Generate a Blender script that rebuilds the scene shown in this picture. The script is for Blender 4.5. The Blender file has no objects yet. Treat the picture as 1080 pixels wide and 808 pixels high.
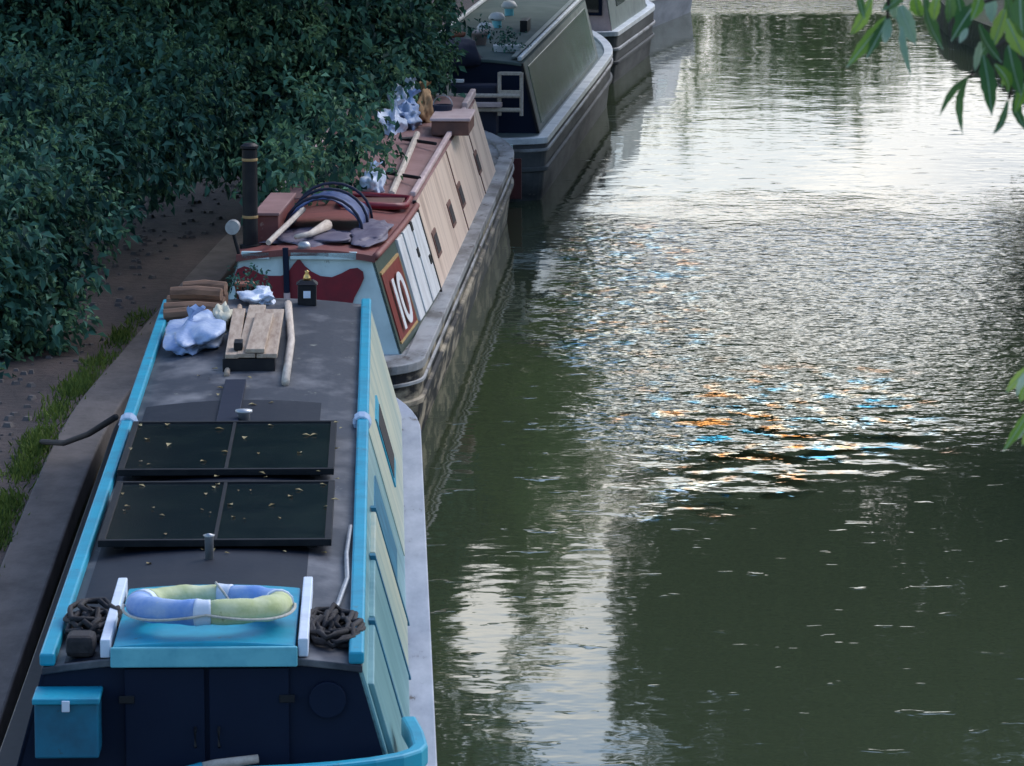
import bpy, math, random
import numpy as np
from mathutils import Vector, Matrix

# ------------------------------------------------------------------ camera, sky, sun, exposure
SC = bpy.context.scene
COL = SC.collection
R = math.radians
FPX, CZ = 4600.0, 5.97                       # focal length in px of a 1080 wide frame, eye height over the water
PITCH = math.atan(755 / FPX)
cam = bpy.data.cameras.new('camera')
cam.sensor_width = 36.0
cam.lens = FPX / 1080 * 36.0
cam.clip_start, cam.clip_end = 0.5, 4000
co = bpy.data.objects.new('camera', cam)
co.location = (0, 0, CZ)
co.rotation_euler = (R(90) - PITCH, 0, 0)
COL.objects.link(co)
SC.camera = co
cam.dof.use_dof = True
cam.dof.focus_distance = 32.0
cam.dof.aperture_fstop = 20.0

SUN_EL, SUN_AZ = 44.0, 48.0                  # degrees; azimuth clockwise from +Y
ADDED_CLOUD = 9.4
wd = bpy.data.worlds.new('World')
SC.world = wd
wd.use_nodes = True
nt = wd.node_tree
bg = nt.nodes['Background']
sky = nt.nodes.new('ShaderNodeTexSky')
sky.sky_type = 'NISHITA'
sky.sun_disc = False
sky.sun_elevation = R(SUN_EL)
sky.sun_rotation = R(SUN_AZ)
sky.air_density, sky.dust_density, sky.ozone_density = 1.15, 2.0, 4.0
# bright broken cloud bank added low ahead, out of view, to brighten the water
tc = nt.nodes.new('ShaderNodeTexCoord')
sp = nt.nodes.new('ShaderNodeSeparateXYZ')
nt.links.new(tc.outputs['Generated'], sp.inputs[0])
cmap = nt.nodes.new('ShaderNodeMapping')
cmap.inputs['Scale'].default_value = (1.0, 1.0, 2.6)
nt.links.new(tc.outputs['Generated'], cmap.inputs[0])
cn = nt.nodes.new('ShaderNodeTexNoise')
cn.inputs['Scale'].default_value = 3.2
cn.inputs['Detail'].default_value = 6
nt.links.new(cmap.outputs[0], cn.inputs[0])


def wmath(op, a, b_):
    x = nt.nodes.new('ShaderNodeMath')
    x.operation = op
    for i, v in enumerate((a, b_)):
        if isinstance(v, (int, float)):
            x.inputs[i].default_value = v
        else:
            nt.links.new(v, x.inputs[i])
    return x.outputs[0]


def wramp(v, a, b_):
    x = nt.nodes.new('ShaderNodeMapRange')
    x.interpolation_type = 'SMOOTHSTEP'
    x.inputs['From Min'].default_value, x.inputs['From Max'].default_value = a, b_
    nt.links.new(v, x.inputs[0])
    return x.outputs[0]


cover = wmath('ADD', wmath('MULTIPLY', cn.outputs[0], 1.0), wmath('MULTIPLY', sp.outputs['Z'], -1.0))
cover = wmath('MULTIPLY', wramp(cover, 0.22, 0.44), wramp(sp.outputs['Y'], -0.1, 0.6))
cn2 = nt.nodes.new('ShaderNodeTexNoise')
cn2.inputs['Scale'].default_value = 11.0
cn2.inputs['Detail'].default_value = 5
nt.links.new(cmap.outputs[0], cn2.inputs[0])
cc = nt.nodes.new('ShaderNodeMix')
cc.data_type = 'RGBA'
nt.links.new(wramp(cn2.outputs[0], .36, .62), cc.inputs[0])
cc.inputs[6].default_value = (ADDED_CLOUD * .60, ADDED_CLOUD * .63, ADDED_CLOUD * .66, 1)
cc.inputs[7].default_value = (ADDED_CLOUD * 1.03, ADDED_CLOUD * .98, ADDED_CLOUD * .89, 1)
cm = nt.nodes.new('ShaderNodeMix')
cm.data_type = 'RGBA'
nt.links.new(cc.outputs[2], cm.inputs[7])
nt.links.new(cover, cm.inputs[0])
nt.links.new(sky.outputs[0], cm.inputs[6])
nt.links.new(cm.outputs[2], bg.inputs[0])
bg.inputs[1].default_value = 0.12
sl = bpy.data.lights.new('sun', 'SUN')
sl.energy = 0.5
sl.angle = R(25)
sl.color = (1.0, 0.94, 0.86)
so = bpy.data.objects.new('sun', sl)
sd = Vector((math.sin(R(SUN_AZ)) * math.cos(R(SUN_EL)), math.cos(R(SUN_AZ)) * math.cos(R(SUN_EL)), math.sin(R(SUN_EL))))
so.rotation_euler = sd.to_track_quat('Z', 'Y').to_euler()
so.location = sd * 100
COL.objects.link(so)
SC.view_settings.view_transform = 'Standard'
SC.view_settings.look = 'None'
SC.view_settings.exposure = 1.12
SC.view_settings.gamma = 1.0
SC.view_settings.use_curve_mapping = False
SC.cycles.max_bounces = 6
SC.cycles.use_denoising = True
SC.render.filter_size = 2.2

rng = random.Random(5)


def at(px, py, z):
    """world point at height z seen at pixel (px, py) of the 1080 x 808 photograph"""
    u, v = (px - 540) / FPX, (py - 404) / FPX
    s, c = math.sin(PITCH), math.cos(PITCH)
    k = (CZ - z) / (s + v * c)
    return Vector((u * k, (c - v * s) * k, z))


def atd(px, py, Y):
    u, v = (px - 540) / FPX, (py - 404) / FPX
    s, c = math.sin(PITCH), math.cos(PITCH)
    k = Y / (c - v * s)
    return Vector((u * k, Y, CZ - (s + v * c) * k))


# ------------------------------------------------------------------ materials
def newmat(name):
    m = bpy.data.materials.new(name)
    m.use_nodes = True
    n = m.node_tree
    return m, n, n.nodes['Principled BSDF']


def N(n, t, **kw):
    x = n.nodes.new(t)
    for k, v in kw.items():
        setattr(x, k, v)
    return x


def paint(name, col, rough=0.45, col2=None, scale=6.0, lo=0.42, hi=0.66, stretch=(1, 1, 1), bump=0.0, bscale=40.0,
          metal=0.0, spec=0.5, detail=6.0, chip=None, chip_at=0.66, chip_scale=9.0):
    """paint, cloth, wood ...: two colours mixed by a noise (wear, stains, painted reflections), with a fine bump"""
    m, n, b = newmat(name)
    L = n.links.new
    tc = N(n, 'ShaderNodeTexCoord')
    mp = N(n, 'ShaderNodeMapping')
    mp.inputs['Scale'].default_value = stretch
    L(tc.outputs['Object'], mp.inputs[0])
    no = N(n, 'ShaderNodeTexNoise')
    no.inputs['Scale'].default_value = scale
    no.inputs['Detail'].default_value = detail
    no.inputs['Roughness'].default_value = 0.62
    L(mp.outputs[0], no.inputs[0])
    rp = N(n, 'ShaderNodeValToRGB')
    c2 = col2 or tuple(c * 0.72 for c in col)
    rp.color_ramp.elements[0].position, rp.color_ramp.elements[0].color = lo, (*col, 1)
    rp.color_ramp.elements[1].position, rp.color_ramp.elements[1].color = hi, (*c2, 1)
    L(no.outputs[0], rp.inputs[0])
    out = rp.outputs[0]
    if chip:
        nc = N(n, 'ShaderNodeTexNoise')
        nc.inputs['Scale'].default_value = chip_scale
        nc.inputs['Detail'].default_value = 9
        nc.inputs['Roughness'].default_value = 0.72
        L(mp.outputs[0], nc.inputs[0])
        cr = N(n, 'ShaderNodeMapRange')
        cr.inputs['From Min'].default_value, cr.inputs['From Max'].default_value = chip_at - .03, chip_at + .03
        L(nc.outputs[0], cr.inputs[0])
        mx = N(n, 'ShaderNodeMix', data_type='RGBA')
        L(cr.outputs[0], mx.inputs[0])
        L(out, mx.inputs[6])
        mx.inputs[7].default_value = (*chip, 1)
        out = mx.outputs[2]
    L(out, b.inputs['Base Color'])
    mr = N(n, 'ShaderNodeMapRange')
    mr.inputs['To Min'].default_value = rough * 0.8
    mr.inputs['To Max'].default_value = min(1, rough * 1.3)
    L(no.outputs[0], mr.inputs[0])
    L(mr.outputs[0], b.inputs['Roughness'])
    b.inputs['Metallic'].default_value = metal
    b.inputs['Specular IOR Level'].default_value = spec
    if bump:
        n2 = N(n, 'ShaderNodeTexNoise')
        n2.inputs['Scale'].default_value = bscale
        n2.inputs['Detail'].default_value = 4
        L(mp.outputs[0], n2.inputs[0])
        bp = N(n, 'ShaderNodeBump')
        bp.inputs['Strength'].default_value = 0.6
        bp.inputs['Distance'].default_value = bump
        L(n2.outputs[0], bp.inputs['Height'])
        L(bp.outputs[0], b.inputs['Normal'])
    return m


def leafmat(name, dark, light, trans=0.3, rough=0.5):
    m, n, b = newmat(name)
    L = n.links.new
    g = N(n, 'ShaderNodeNewGeometry')
    tc = N(n, 'ShaderNodeTexCoord')
    no = N(n, 'ShaderNodeTexNoise')
    no.inputs['Scale'].default_value = 1.25
    no.inputs['Detail'].default_value = 3
    L(tc.outputs['Object'], no.inputs[0])
    mx = N(n, 'ShaderNodeMath', operation='ADD')
    mu = N(n, 'ShaderNodeMath', operation='MULTIPLY')
    mu.inputs[1].default_value = 0.55
    L(g.outputs['Random Per Island'], mu.inputs[0])
    L(no.outputs[0], mx.inputs[0])
    L(mu.outputs[0], mx.inputs[1])
    rp = N(n, 'ShaderNodeValToRGB')
    rp.color_ramp.elements[0].position, rp.color_ramp.elements[0].color = 0.50, (*dark, 1)
    rp.color_ramp.elements[1].position, rp.color_ramp.elements[1].color = 1.05, (*light, 1)
    L(mx.outputs[0], rp.inputs[0])
    L(rp.outputs[0], b.inputs['Base Color'])
    b.inputs['Roughness'].default_value = rough
    b.inputs['Specular IOR Level'].default_value = 0.22
    t = N(n, 'ShaderNodeBsdfTranslucent')
    L(rp.outputs[0], t.inputs[0])
    ms = N(n, 'ShaderNodeMixShader')
    ms.inputs[0].default_value = trans
    L(b.outputs[0], ms.inputs[1])
    L(t.outputs[0], ms.inputs[2])
    L(ms.outputs[0], n.nodes['Material Output'].inputs['Surface'])
    return m


M = {}
M['turq'] = paint('turquoise_paint', (0.007, 0.33, 0.48), 0.42, (0.012, 0.23, 0.35), 4, .4, .7, chip=(.10, .16, .17), chip_at=.65)
M['turq_dark'] = paint('deep_turquoise_paint', (0.006, 0.15, 0.25), 0.45, (0.008, 0.10, 0.17), 5, chip=(.03, .05, .06), chip_at=.66)
M['turq_pale'] = paint('pale_turquoise_paint', (0.16, 0.52, 0.60), 0.45, (0.10, 0.40, 0.50), 6)
M['navy'] = paint('navy_paint', (0.003, 0.009, 0.028), 0.6, (0.005, 0.012, 0.032), 4, spec=.2)
M['black'] = paint('black_paint', (0.008, 0.009, 0.013), 0.45, (0.018, 0.018, 0.02), 7, spec=.25)
M['roof1'] = paint('weathered_roof_paint', (0.034, 0.039, 0.052), 0.48, (0.20, 0.20, 0.21), 2.2, 0.47, 0.70, (1, 0.6, 1), 0.002, 30, chip=(.26, .26, .22), chip_at=.66, chip_scale=5, spec=.4)
M['roof1b'] = paint('dark_roof_paint', (0.004, 0.008, 0.018), 0.55, (0.018, 0.022, 0.032), 3.0, 0.45, 0.8, (1, .7, 1), 0.0015, 30, spec=.25)
M['deckgrey'] = paint('worn_gunwale_paint', (0.40, 0.43, 0.49), 0.5, (0.24, 0.27, 0.33), 3.0, 0.38, 0.66, (1.6, .4, 1), chip=(.10, .08, .07), chip_at=.64, chip_scale=6)
M['deckgrey2'] = paint('scuffed_grey_gunwale', (0.33, 0.34, 0.35), 0.55, (0.10, 0.095, 0.09), 2.6, 0.40, 0.62, (1, .45, 1), chip=(.05, .035, .03), chip_at=.62, chip_scale=5)
M['mint'] = paint('mint_side_paint', (0.20, 0.38, 0.40), 0.30, (0.10, 0.24, 0.27), 2.2, 0.38, 0.68, (1, 1.6, .4), chip=(.07, .10, .10), chip_at=.68)
M['creamy'] = paint('cream_side_paint', (0.50, 0.52, 0.40), 0.35, (0.28, 0.38, 0.34), 1.8, 0.38, 0.66, (1, 1.8, .4), chip=(.12, .12, .10), chip_at=.68)
M['mintpanel'] = paint('pale_mint_board', (0.56, 0.69, 0.69), 0.55, (0.40, 0.52, 0.53), 3, chip=(.16, .18, .17), chip_at=.68)
M['maroon'] = paint('maroon_paint', (0.20, 0.008, 0.020), 0.4, (0.13, 0.006, 0.016), 5)
M['redroof'] = paint('faded_red_roof', (0.22, 0.06, 0.05), 0.55, (0.13, 0.04, 0.038), 2.5, 0.4, 0.7, bump=0.001, chip=(.30, .18, .15), chip_at=.66)
M['pinkroof'] = paint('faded_pink_roof', (0.30, 0.165, 0.155), 0.6, (0.19, 0.095, 0.09), 1.8, 0.4, 0.7, bump=0.001, chip=(.09, .05, .045), chip_at=.66)
M['rednum'] = paint('red_oxide_panel', (0.20, 0.022, 0.016), 0.4, (0.15, 0.018, 0.014), 6)
M['dkgreen'] = paint('dark_green_panel', (0.045, 0.075, 0.060), 0.4, (0.032, 0.055, 0.045), 5)
M['gold'] = paint('gold_lining', (0.42, 0.27, 0.10), 0.5, (0.33, 0.2, 0.08), 9)
M['cream2'] = paint('streaked_cream_side', (0.74, 0.58, 0.46), 0.45, (0.30, 0.19, 0.14), 1.8, 0.47, 0.72, (1, 2.6, .22))  # vertical streaks paint in reflections as well as rust stains
M['white'] = paint('white_paint', (0.70, 0.71, 0.71), 0.5, (0.46, 0.46, 0.46), 4, .4, .75, (1, 1.5, .5), chip=(.25, .2, .17), chip_at=.67)
M['hull2'] = paint('blacking_with_water_light', (0.008, 0.010, 0.015), 0.5, (0.36, 0.31, 0.23), 2.2, 0.47, 0.60, (1, .5, 2.0), 0.004, 12, spec=.2)  # sandy patches paint the light reflected off the water onto the blacking
M['hull_black'] = paint('hull_blacking', (0.014, 0.016, 0.022), 0.32, (0.04, 0.04, 0.042), 3.2, 0.5, 0.75, (1, .5, 1.5))
M['hull_silver'] = paint('silver_hull_paint', (0.085, 0.09, 0.092), 0.6, (0.028, 0.03, 0.031), 1.6, 0.4, 0.7, (1, .4, 2), 0.002, 9, spec=.15, chip=(.15, .14, .12), chip_at=.66, chip_scale=3)
M['green3'] = paint('bottle_green_gloss', (0.030, 0.085, 0.060), 0.22, (0.014, 0.038, 0.030), 2.0, spec=0.3, bump=.012, bscale=2.2)
M['grey3'] = paint('pale_green_grey_frame', (0.15, 0.19, 0.18), 0.4, (0.10, 0.13, 0.125), 3)
M['roof3'] = paint('slate_green_roof', (0.07, 0.105, 0.098), 0.8, (0.12, 0.155, 0.145), 1.6, 0.42, 0.7, spec=.15)
M['silverrail'] = paint('pale_rail_paint', (0.62, 0.65, 0.66), 0.4, (0.45, 0.48, 0.50), 5)
M['dkred'] = paint('dark_red_hull', (0.09, 0.018, 0.02), 0.4, (0.06, 0.014, 0.016), 4)
M['brass'] = paint('brass', (0.62, 0.42, 0.16), 0.32, (0.40, 0.27, 0.11), 8, metal=1.0)
M['galv'] = paint('galvanised_metal', (0.42, 0.44, 0.46), 0.42, (0.3, 0.31, 0.33), 10, metal=0.7)
M['wood'] = paint('weathered_planks', (0.46, 0.36, 0.27), 0.7, (0.26, 0.18, 0.13), 7, 0.38, 0.7, (4, .5, 4), 0.002, 40)
M['palewood'] = paint('pale_wood', (0.58, 0.50, 0.42), 0.65, (0.40, 0.33, 0.27), 8, 0.4, 0.7, (5, .6, 5))
M['bark'] = paint('bark', (0.075, 0.058, 0.045), 0.9, (0.040, 0.030, 0.024), 7, 0.4, 0.65, (1, 1, .3), 0.02, 14)
M['log'] = paint('split_log', (0.24, 0.13, 0.08), 0.8, (0.13, 0.075, 0.05), 9, 0.4, 0.65, (.5, 3, 3), 0.004, 25)
M['cells'] = paint('solar_cells', (0.006, 0.011, 0.016), 0.16, (0.012, 0.02, 0.02), 3.0, 0.45, 0.8)
M['alu'] = paint('dark_panel_frame', (0.009, 0.011, 0.014), 0.6, (0.02, 0.022, 0.025), 6, spec=.15)
M['rubber'] = paint('black_rope', (0.012, 0.011, 0.014), 0.85, (0.030, 0.027, 0.030), 30, bump=0.004, bscale=90)
M['rope'] = paint('pale_rope', (0.52, 0.50, 0.44), 0.85, (0.38, 0.36, 0.31), 40, bump=0.003, bscale=120)
M['ringblue'] = paint('faded_blue_cover', (0.16, 0.31, 0.66), 0.7, (0.36, 0.48, 0.70), 7, .4, .66, bump=0.006, bscale=22, chip=(.5, .56, .62), chip_at=.66)
M['ringlime'] = paint('faded_lime_cover', (0.42, 0.48, 0.22), 0.7, (0.60, 0.64, 0.42), 7, .4, .66, bump=0.006, bscale=22, chip=(.25, .27, .14), chip_at=.66)
M['ringwhite'] = paint('white_tape', (0.66, 0.74, 0.86), 0.5, (0.55, 0.62, 0.72), 7)
M['bagblue'] = paint('blue_white_plastic', (0.26, 0.36, 0.58), 0.45, (0.44, 0.52, 0.66), 4, bump=0.022, bscale=16)
M['bagwhite'] = paint('white_plastic', (0.66, 0.72, 0.82), 0.4, (0.50, 0.58, 0.74), 5, bump=0.022, bscale=18)
M['bagcream'] = paint('cream_cloth', (0.60, 0.57, 0.44), 0.7, (0.46, 0.43, 0.32), 6, bump=0.008, bscale=14)
M['tarpblue'] = paint('blue_tarpaulin', (0.045, 0.075, 0.19), 0.45, (0.08, 0.12, 0.26), 4, bump=0.010, bscale=8)
M['tarppurple'] = paint('purple_grey_cloth', (0.13, 0.115, 0.16), 0.6, (0.085, 0.07, 0.11), 4, bump=0.014, bscale=7)
M['orange'] = paint('tan_cloth', (0.42, 0.25, 0.12), 0.8, (0.28, 0.16, 0.08), 6, bump=0.01, bscale=10)
M['glass'] = paint('dark_window_glass', (0.006, 0.008, 0.010), 0.06, (0.010, 0.012, 0.014), 2, spec=0.7)
M['canvas'] = paint('navy_canvas', (0.010, 0.014, 0.035), 0.7, (0.016, 0.020, 0.045), 4, bump=0.01, bscale=5)
M['pink'] = paint('pink_white_paint', (0.62, 0.47, 0.45), 0.45, (0.48, 0.34, 0.33), 4)
M['rust'] = paint('rust_brown', (0.16, 0.07, 0.05), 0.7, (0.10, 0.05, 0.04), 7)
M['stone'] = paint('canal_coping_stone', (0.105, 0.092, 0.090), 0.85, (0.06, 0.054, 0.052), 4, 0.4, 0.7, (1, .5, 1), 0.01, 18)
M['blueboat'] = paint('pale_blue_paint', (0.15, 0.18, 0.23), 0.55, (0.07, 0.09, 0.12), 2.0, .4, .7, (1, .5, 2))
M['terracotta'] = paint('terracotta', (0.30, 0.11, 0.07), 0.8, (0.20, 0.08, 0.05), 8)

M['leaf_a'] = leafmat('hedge_leaves', (0.006, 0.033, 0.031), (0.090, 0.225, 0.160), 0.25, 0.75)
M['leaf_b'] = leafmat('overhanging_leaves', (0.006, 0.033, 0.031), (0.090, 0.225, 0.150), 0.28, 0.75)
M['leaf_g'] = leafmat('highlight_leaves', (0.016, 0.052, 0.036), (0.16, 0.30, 0.15), 0.3, 0.7)  # lighter green paints highlights onto the outer leaves
M['leaf_c'] = leafmat('far_leaves', (0.045, 0.066, 0.026), (0.13, 0.17, 0.06), 0.35, 0.7)
M['leaf_f'] = leafmat('wood_leaves', (0.09, 0.15, 0.06), (0.22, 0.32, 0.12), .45, .7)
M['leaf_e'] = leafmat('towpath_leaves', (0.055, 0.11, 0.035), (0.16, 0.25, 0.08), 0.4, 0.7)
M['leaf_d'] = leafmat('fresh_leaves', (0.035, 0.095, 0.050), (0.26, 0.36, 0.10), 0.35, 0.35)
M['leaf_dead'] = leafmat('fallen_leaf', (0.22, 0.17, 0.07), (0.40, 0.34, 0.18), 0.1, 0.7)
M['grass'] = leafmat('grass_blades', (0.04, 0.08, 0.016), (0.14, 0.20, 0.045), 0.3, 0.6)


# ------------------------------------------------------------------ mesh helpers
def link(name, data, parent=None):
    o = bpy.data.objects.new(name, data)
    COL.objects.link(o)
    if parent:
        o.parent = parent
    return o


def tag(o, label=None, cat=None, group=None, kind=None):
    for k, v in (('label', label), ('category', cat), ('group', group), ('kind', kind)):
        if v:
            o[k] = v
    return o


class MB:
    def __init__(s):
        s.v, s.f = [], []

    def add(s, vs, fs):
        o = len(s.v)
        s.v += [tuple(v) for v in vs]
        s.f += [tuple(i + o for i in f) for f in fs]
        return s

    def box(s, c, d, rot=None, taper=1.0):
        hx, hy, hz = d[0] / 2, d[1] / 2, d[2] / 2
        vs = [Vector((x * hx * (taper if z > 0 else 1), y * hy * (taper if z > 0 else 1), z * hz)) for z in (-1, 1) for y in (-1, 1) for x in (-1, 1)]
        if rot is not None:
            vs = [rot @ v for v in vs]
        vs = [v + Vector(c) for v in vs]
        return s.add(vs, [(0, 2, 3, 1), (4, 5, 7, 6), (0, 1, 5, 4), (2, 6, 7, 3), (0, 4, 6, 2), (1, 3, 7, 5)])

    def tube(s, pts, r, n=8, caps=True):
        pts = [Vector(p) for p in pts]
        rs = r if isinstance(r, (list, tuple)) else [r] * len(pts)
        rings = []
        up = Vector((0.13, 0.21, 1)).normalized()
        for i, p in enumerate(pts):
            t = (pts[min(i + 1, len(pts) - 1)] - pts[max(i - 1, 0)])
            t = t.normalized() if t.length > 1e-9 else Vector((0, 0, 1))
            a = up.cross(t)
            if a.length < 0.05:
                a = Vector((1, 0, 0)).cross(t)
            a.normalize()
            b = t.cross(a)
            rings.append([p + (a * math.cos(2 * math.pi * k / n) + b * math.sin(2 * math.pi * k / n)) * rs[i] for k in range(n)])
        return s.loft(rings, caps)

    def loft(s, rings, caps=True, closed=True):
        n = len(rings[0])
        vs = [v for r in rings for v in r]
        fs = []
        for i in range(len(rings) - 1):
            for k in range(n if closed else n - 1):
                k2 = (k + 1) % n
                fs.append((i * n + k, i * n + k2, (i + 1) * n + k2, (i + 1) * n + k))
        if caps and closed:
            fs.append(tuple(reversed(range(n))))
            fs.append(tuple((len(rings) - 1) * n + k for k in range(n)))
        return s.add(vs, fs)

    def lathe(s, prof, c=(0, 0, 0), n=24):
        rings = [[Vector((c[0] + r * math.cos(2 * math.pi * k / n), c[1] + r * math.sin(2 * math.pi * k / n), c[2] + z)) for k in range(n)] for r, z in prof]
        return s.loft(rings)

    def prism(s, poly, f):
        """poly: 2-D points; f(p, side) gives the 3-D point on side 0 / 1"""
        return s.loft([[f(p, 0) for p in poly], [f(p, 1) for p in poly]])

    def build(s, name, mat, parent=None, smooth=False, bevel=0.0, seg=2):
        me = bpy.data.meshes.new(name)
        me.from_pydata(s.v, [], s.f)
        me.validate()
        import bmesh
        bm = bmesh.new()
        bm.from_mesh(me)
        bmesh.ops.recalc_face_normals(bm, faces=bm.faces)
        bm.to_mesh(me)
        bm.free()
        me.materials.append(M[mat] if isinstance(mat, str) else mat)
        o = link(name, me, parent)
        if smooth:
            for p in me.polygons:
                p.use_smooth = True
        if bevel:
            b = o.modifiers.new('bevel', 'BEVEL')
            b.width, b.segments, b.limit_method, b.angle_limit = bevel, seg, 'ANGLE', R(35)
        return o


def empty(name, loc, rz=0.0):
    o = bpy.data.objects.new(name, None)
    COL.objects.link(o)
    o.location = loc
    o.rotation_euler = (0, 0, rz)
    o.empty_display_size = 0.2
    return o


def thing(name, loc, rz, label, cat, group=None):
    return tag(empty(name, loc, rz), label, cat, group)


def blob(seed, rx, ry, rz, rough=0.2, flat=0.0, nu=44, nv=26, sharp=1.6):
    """a crumpled bag or heap: an ellipsoid pushed about by folds, flat underneath"""
    r = np.random.RandomState(seed)
    ks = r.normal(0, 1, (9, 3)) * np.array([1.3, 2.4, 4.4] * 3)[:, None] * sharp / 1.6
    ph = r.uniform(0, 6.28, 9)
    am = np.array([1.0, .8, .45] * 3) * rough / 2.5
    rings = []
    for i in range(nv + 1):
        th = math.pi * i / nv
        ring = []
        for k in range(nu):
            a = 2 * math.pi * k / nu
            d = np.array([math.sin(th) * math.cos(a), math.sin(th) * math.sin(a), -math.cos(th)])
            q = 1 + float(np.sum(am * (1 - 2 * np.abs(np.sin(ks @ d + ph)))))
            z = d[2] * rz * q
            z = max(z, -rz * flat) + rz * flat
            ring.append((d[0] * rx * q, d[1] * ry * q, z))
        rings.append(ring)
    return MB().loft(rings)


def leaves_mesh(name, P, D, Nn, size, width=0.5, fold=0.18):
    """P: bases, D: unit directions, Nn: unit normals, size: lengths -> folded leaves"""
    n = len(P)
    S = np.cross(D, Nn)
    S /= np.linalg.norm(S, axis=1, keepdims=True) + 1e-9
    size = size[:, None]
    b = P
    t = P + D * size - Nn * size * 0.12
    l = P + D * size * 0.45 + S * size * width / 2 + Nn * size * fold
    r = P + D * size * 0.45 - S * size * width / 2 + Nn * size * fold
    V = np.stack([b, l, t, r], axis=1).reshape(-1, 3)
    i = np.arange(n) * 4
    F = np.stack([np.stack([i, i + 2, i + 1], 1), np.stack([i, i + 3, i + 2], 1)], 1).reshape(-1, 3)
    me = bpy.data.meshes.new(name)
    me.vertices.add(len(V))
    me.vertices.foreach_set('co', V.astype(np.float32).ravel())
    me.loops.add(F.size)
    me.loops.foreach_set('vertex_index', F.astype(np.int32).ravel())
    me.polygons.add(len(F))
    me.polygons.foreach_set('loop_start', (np.arange(len(F)) * 3).astype(np.int32))
    me.polygons.foreach_set('loop_total', np.full(len(F), 3, np.int32))
    me.update(calc_edges=True)
    return me


def foliage(name, mat, lobes, leaf, per, seed, parent=None, density=1.0, droop=0.5, shell=0.45, keep=None):
    """lobes: (centre, radii).  Leaf clumps on twigs spread through the outer part of every lobe."""
    r = np.random.RandomState(seed)
    Ps, Ds, Ns, Ss = [], [], [], []
    for c, rad in lobes:
        c, rad = np.array(c, float), np.array(rad, float)
        area = 4 * math.pi * ((rad[0] * rad[1]) ** 1.6 / 3 + (rad[0] * rad[2]) ** 1.6 / 3 + (rad[1] * rad[2]) ** 1.6 / 3) ** (1 / 1.6)
        nc = max(4, int(density * area / (leaf * leaf * per * 0.30)))
        d = r.normal(0, 1, (nc, 3))
        d /= np.linalg.norm(d, axis=1, keepdims=True)
        bump = 1 + 0.16 * np.sin(d @ r.normal(0, 3.2, 3) + r.uniform(0, 6)) + 0.13 * np.sin(d @ r.normal(0, 5.5, 3) + r.uniform(0, 6))
        q = (1 - shell * r.uniform(0, 1, nc) ** 1.7) * bump
        C = c + d * rad * q[:, None]
        out = d / rad
        out /= np.linalg.norm(out, axis=1, keepdims=True)
        tw = out * 0.8 + r.normal(0, .55, (nc, 3)) + np.array([0, 0, -droop * .5])
        tw /= np.linalg.norm(tw, axis=1, keepdims=True)
        for k in range(per):
            f = (k + .5) / per
            p = C + tw * (f * leaf * 2.6) + r.normal(0, leaf * .22, (nc, 3))
            dd = tw * 0.6 + r.normal(0, .6, (nc, 3)) + np.array([0, 0, -droop])
            dd /= np.linalg.norm(dd, axis=1, keepdims=True)
            nn = out * .7 + np.array([0, 0, .8]) + r.normal(0, .45, (nc, 3))
            nn -= dd * np.sum(nn * dd, axis=1, keepdims=True)
            nn /= np.linalg.norm(nn, axis=1, keepdims=True) + 1e-9
            Ps.append(p); Ds.append(dd); Ns.append(nn)
            Ss.append(leaf * r.uniform(.65, 1.25, nc))
    P, D, Nn, S = np.concatenate(Ps), np.concatenate(Ds), np.concatenate(Ns), np.concatenate(Ss)
    if keep is not None:
        k = keep(P)
        P, D, Nn, S = P[k], D[k], Nn[k], S[k]
    me = leaves_mesh(name, P, D, Nn, S)
    me.materials.append(M[mat])
    return link(name, me, parent)


def limb(mb, pts, r0, r1, wob, rr):
    P = [Vector(p) for p in pts]
    out = []
    for i in range(len(P) - 1):
        for k in range(4):
            q = P[i].lerp(P[i + 1], k / 4)
            if i or k:
                q = q + Vector((rr.uniform(-wob, wob), rr.uniform(-wob, wob), rr.uniform(-wob, wob)))
            out.append(q)
    out.append(P[-1])
    n = len(out)
    mb.tube(out, [r0 + (r1 - r0) * (i / (n - 1)) ** .8 for i in range(n)], 9)


# ------------------------------------------------------------------ setting: water, banks, path
def smooth_poly(pts, per=6):
    out = []
    P = [Vector((*p, 0)) for p in pts]
    for i in range(len(P) - 1):
        p0, p1, p2, p3 = P[max(i - 1, 0)], P[i], P[i + 1], P[min(i + 2, len(P) - 1)]
        for k in range(per):
            t = k / per
            q = 0.5 * ((2 * p1) + (p2 - p0) * t + (2 * p0 - 5 * p1 + 4 * p2 - p3) * t * t + (3 * p1 - p0 - 3 * p2 + p3) * t ** 3)
            out.append((q.x, q.y))
    out.append((P[-1].x, P[-1].y))
    return out


LEFT = smooth_poly([(-2.2, -30), (-2.3, 8), (-2.60, 19), (-2.78, 24), (-2.98, 31), (-2.86, 35), (-2.45, 43), (-1.80, 50), (-0.75, 60), (0.1, 67),
                    (1.2, 74), (3.2, 84), (7.0, 96), (16, 110), (40, 126), (120, 150), (400, 190)])
RIGHT = smooth_poly([(5.4, -30), (5.2, 8), (5.2, 20), (5.9, 42), (7.35, 58), (7.55, 66), (7.15, 72), (7.7, 78), (9.6, 87), (15, 95), (28, 106), (60, 118), (130, 138), (400, 172)])
BZ = 0.45


def offs(poly, d):
    out = []
    for i, p in enumerate(poly):
        a, b = Vector(poly[max(i - 1, 0)]), Vector(poly[min(i + 1, len(poly) - 1)])
        t = (b - a).normalized()
        out.append((p[0] - t.y * d, p[1] + t.x * d))
    return out


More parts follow.
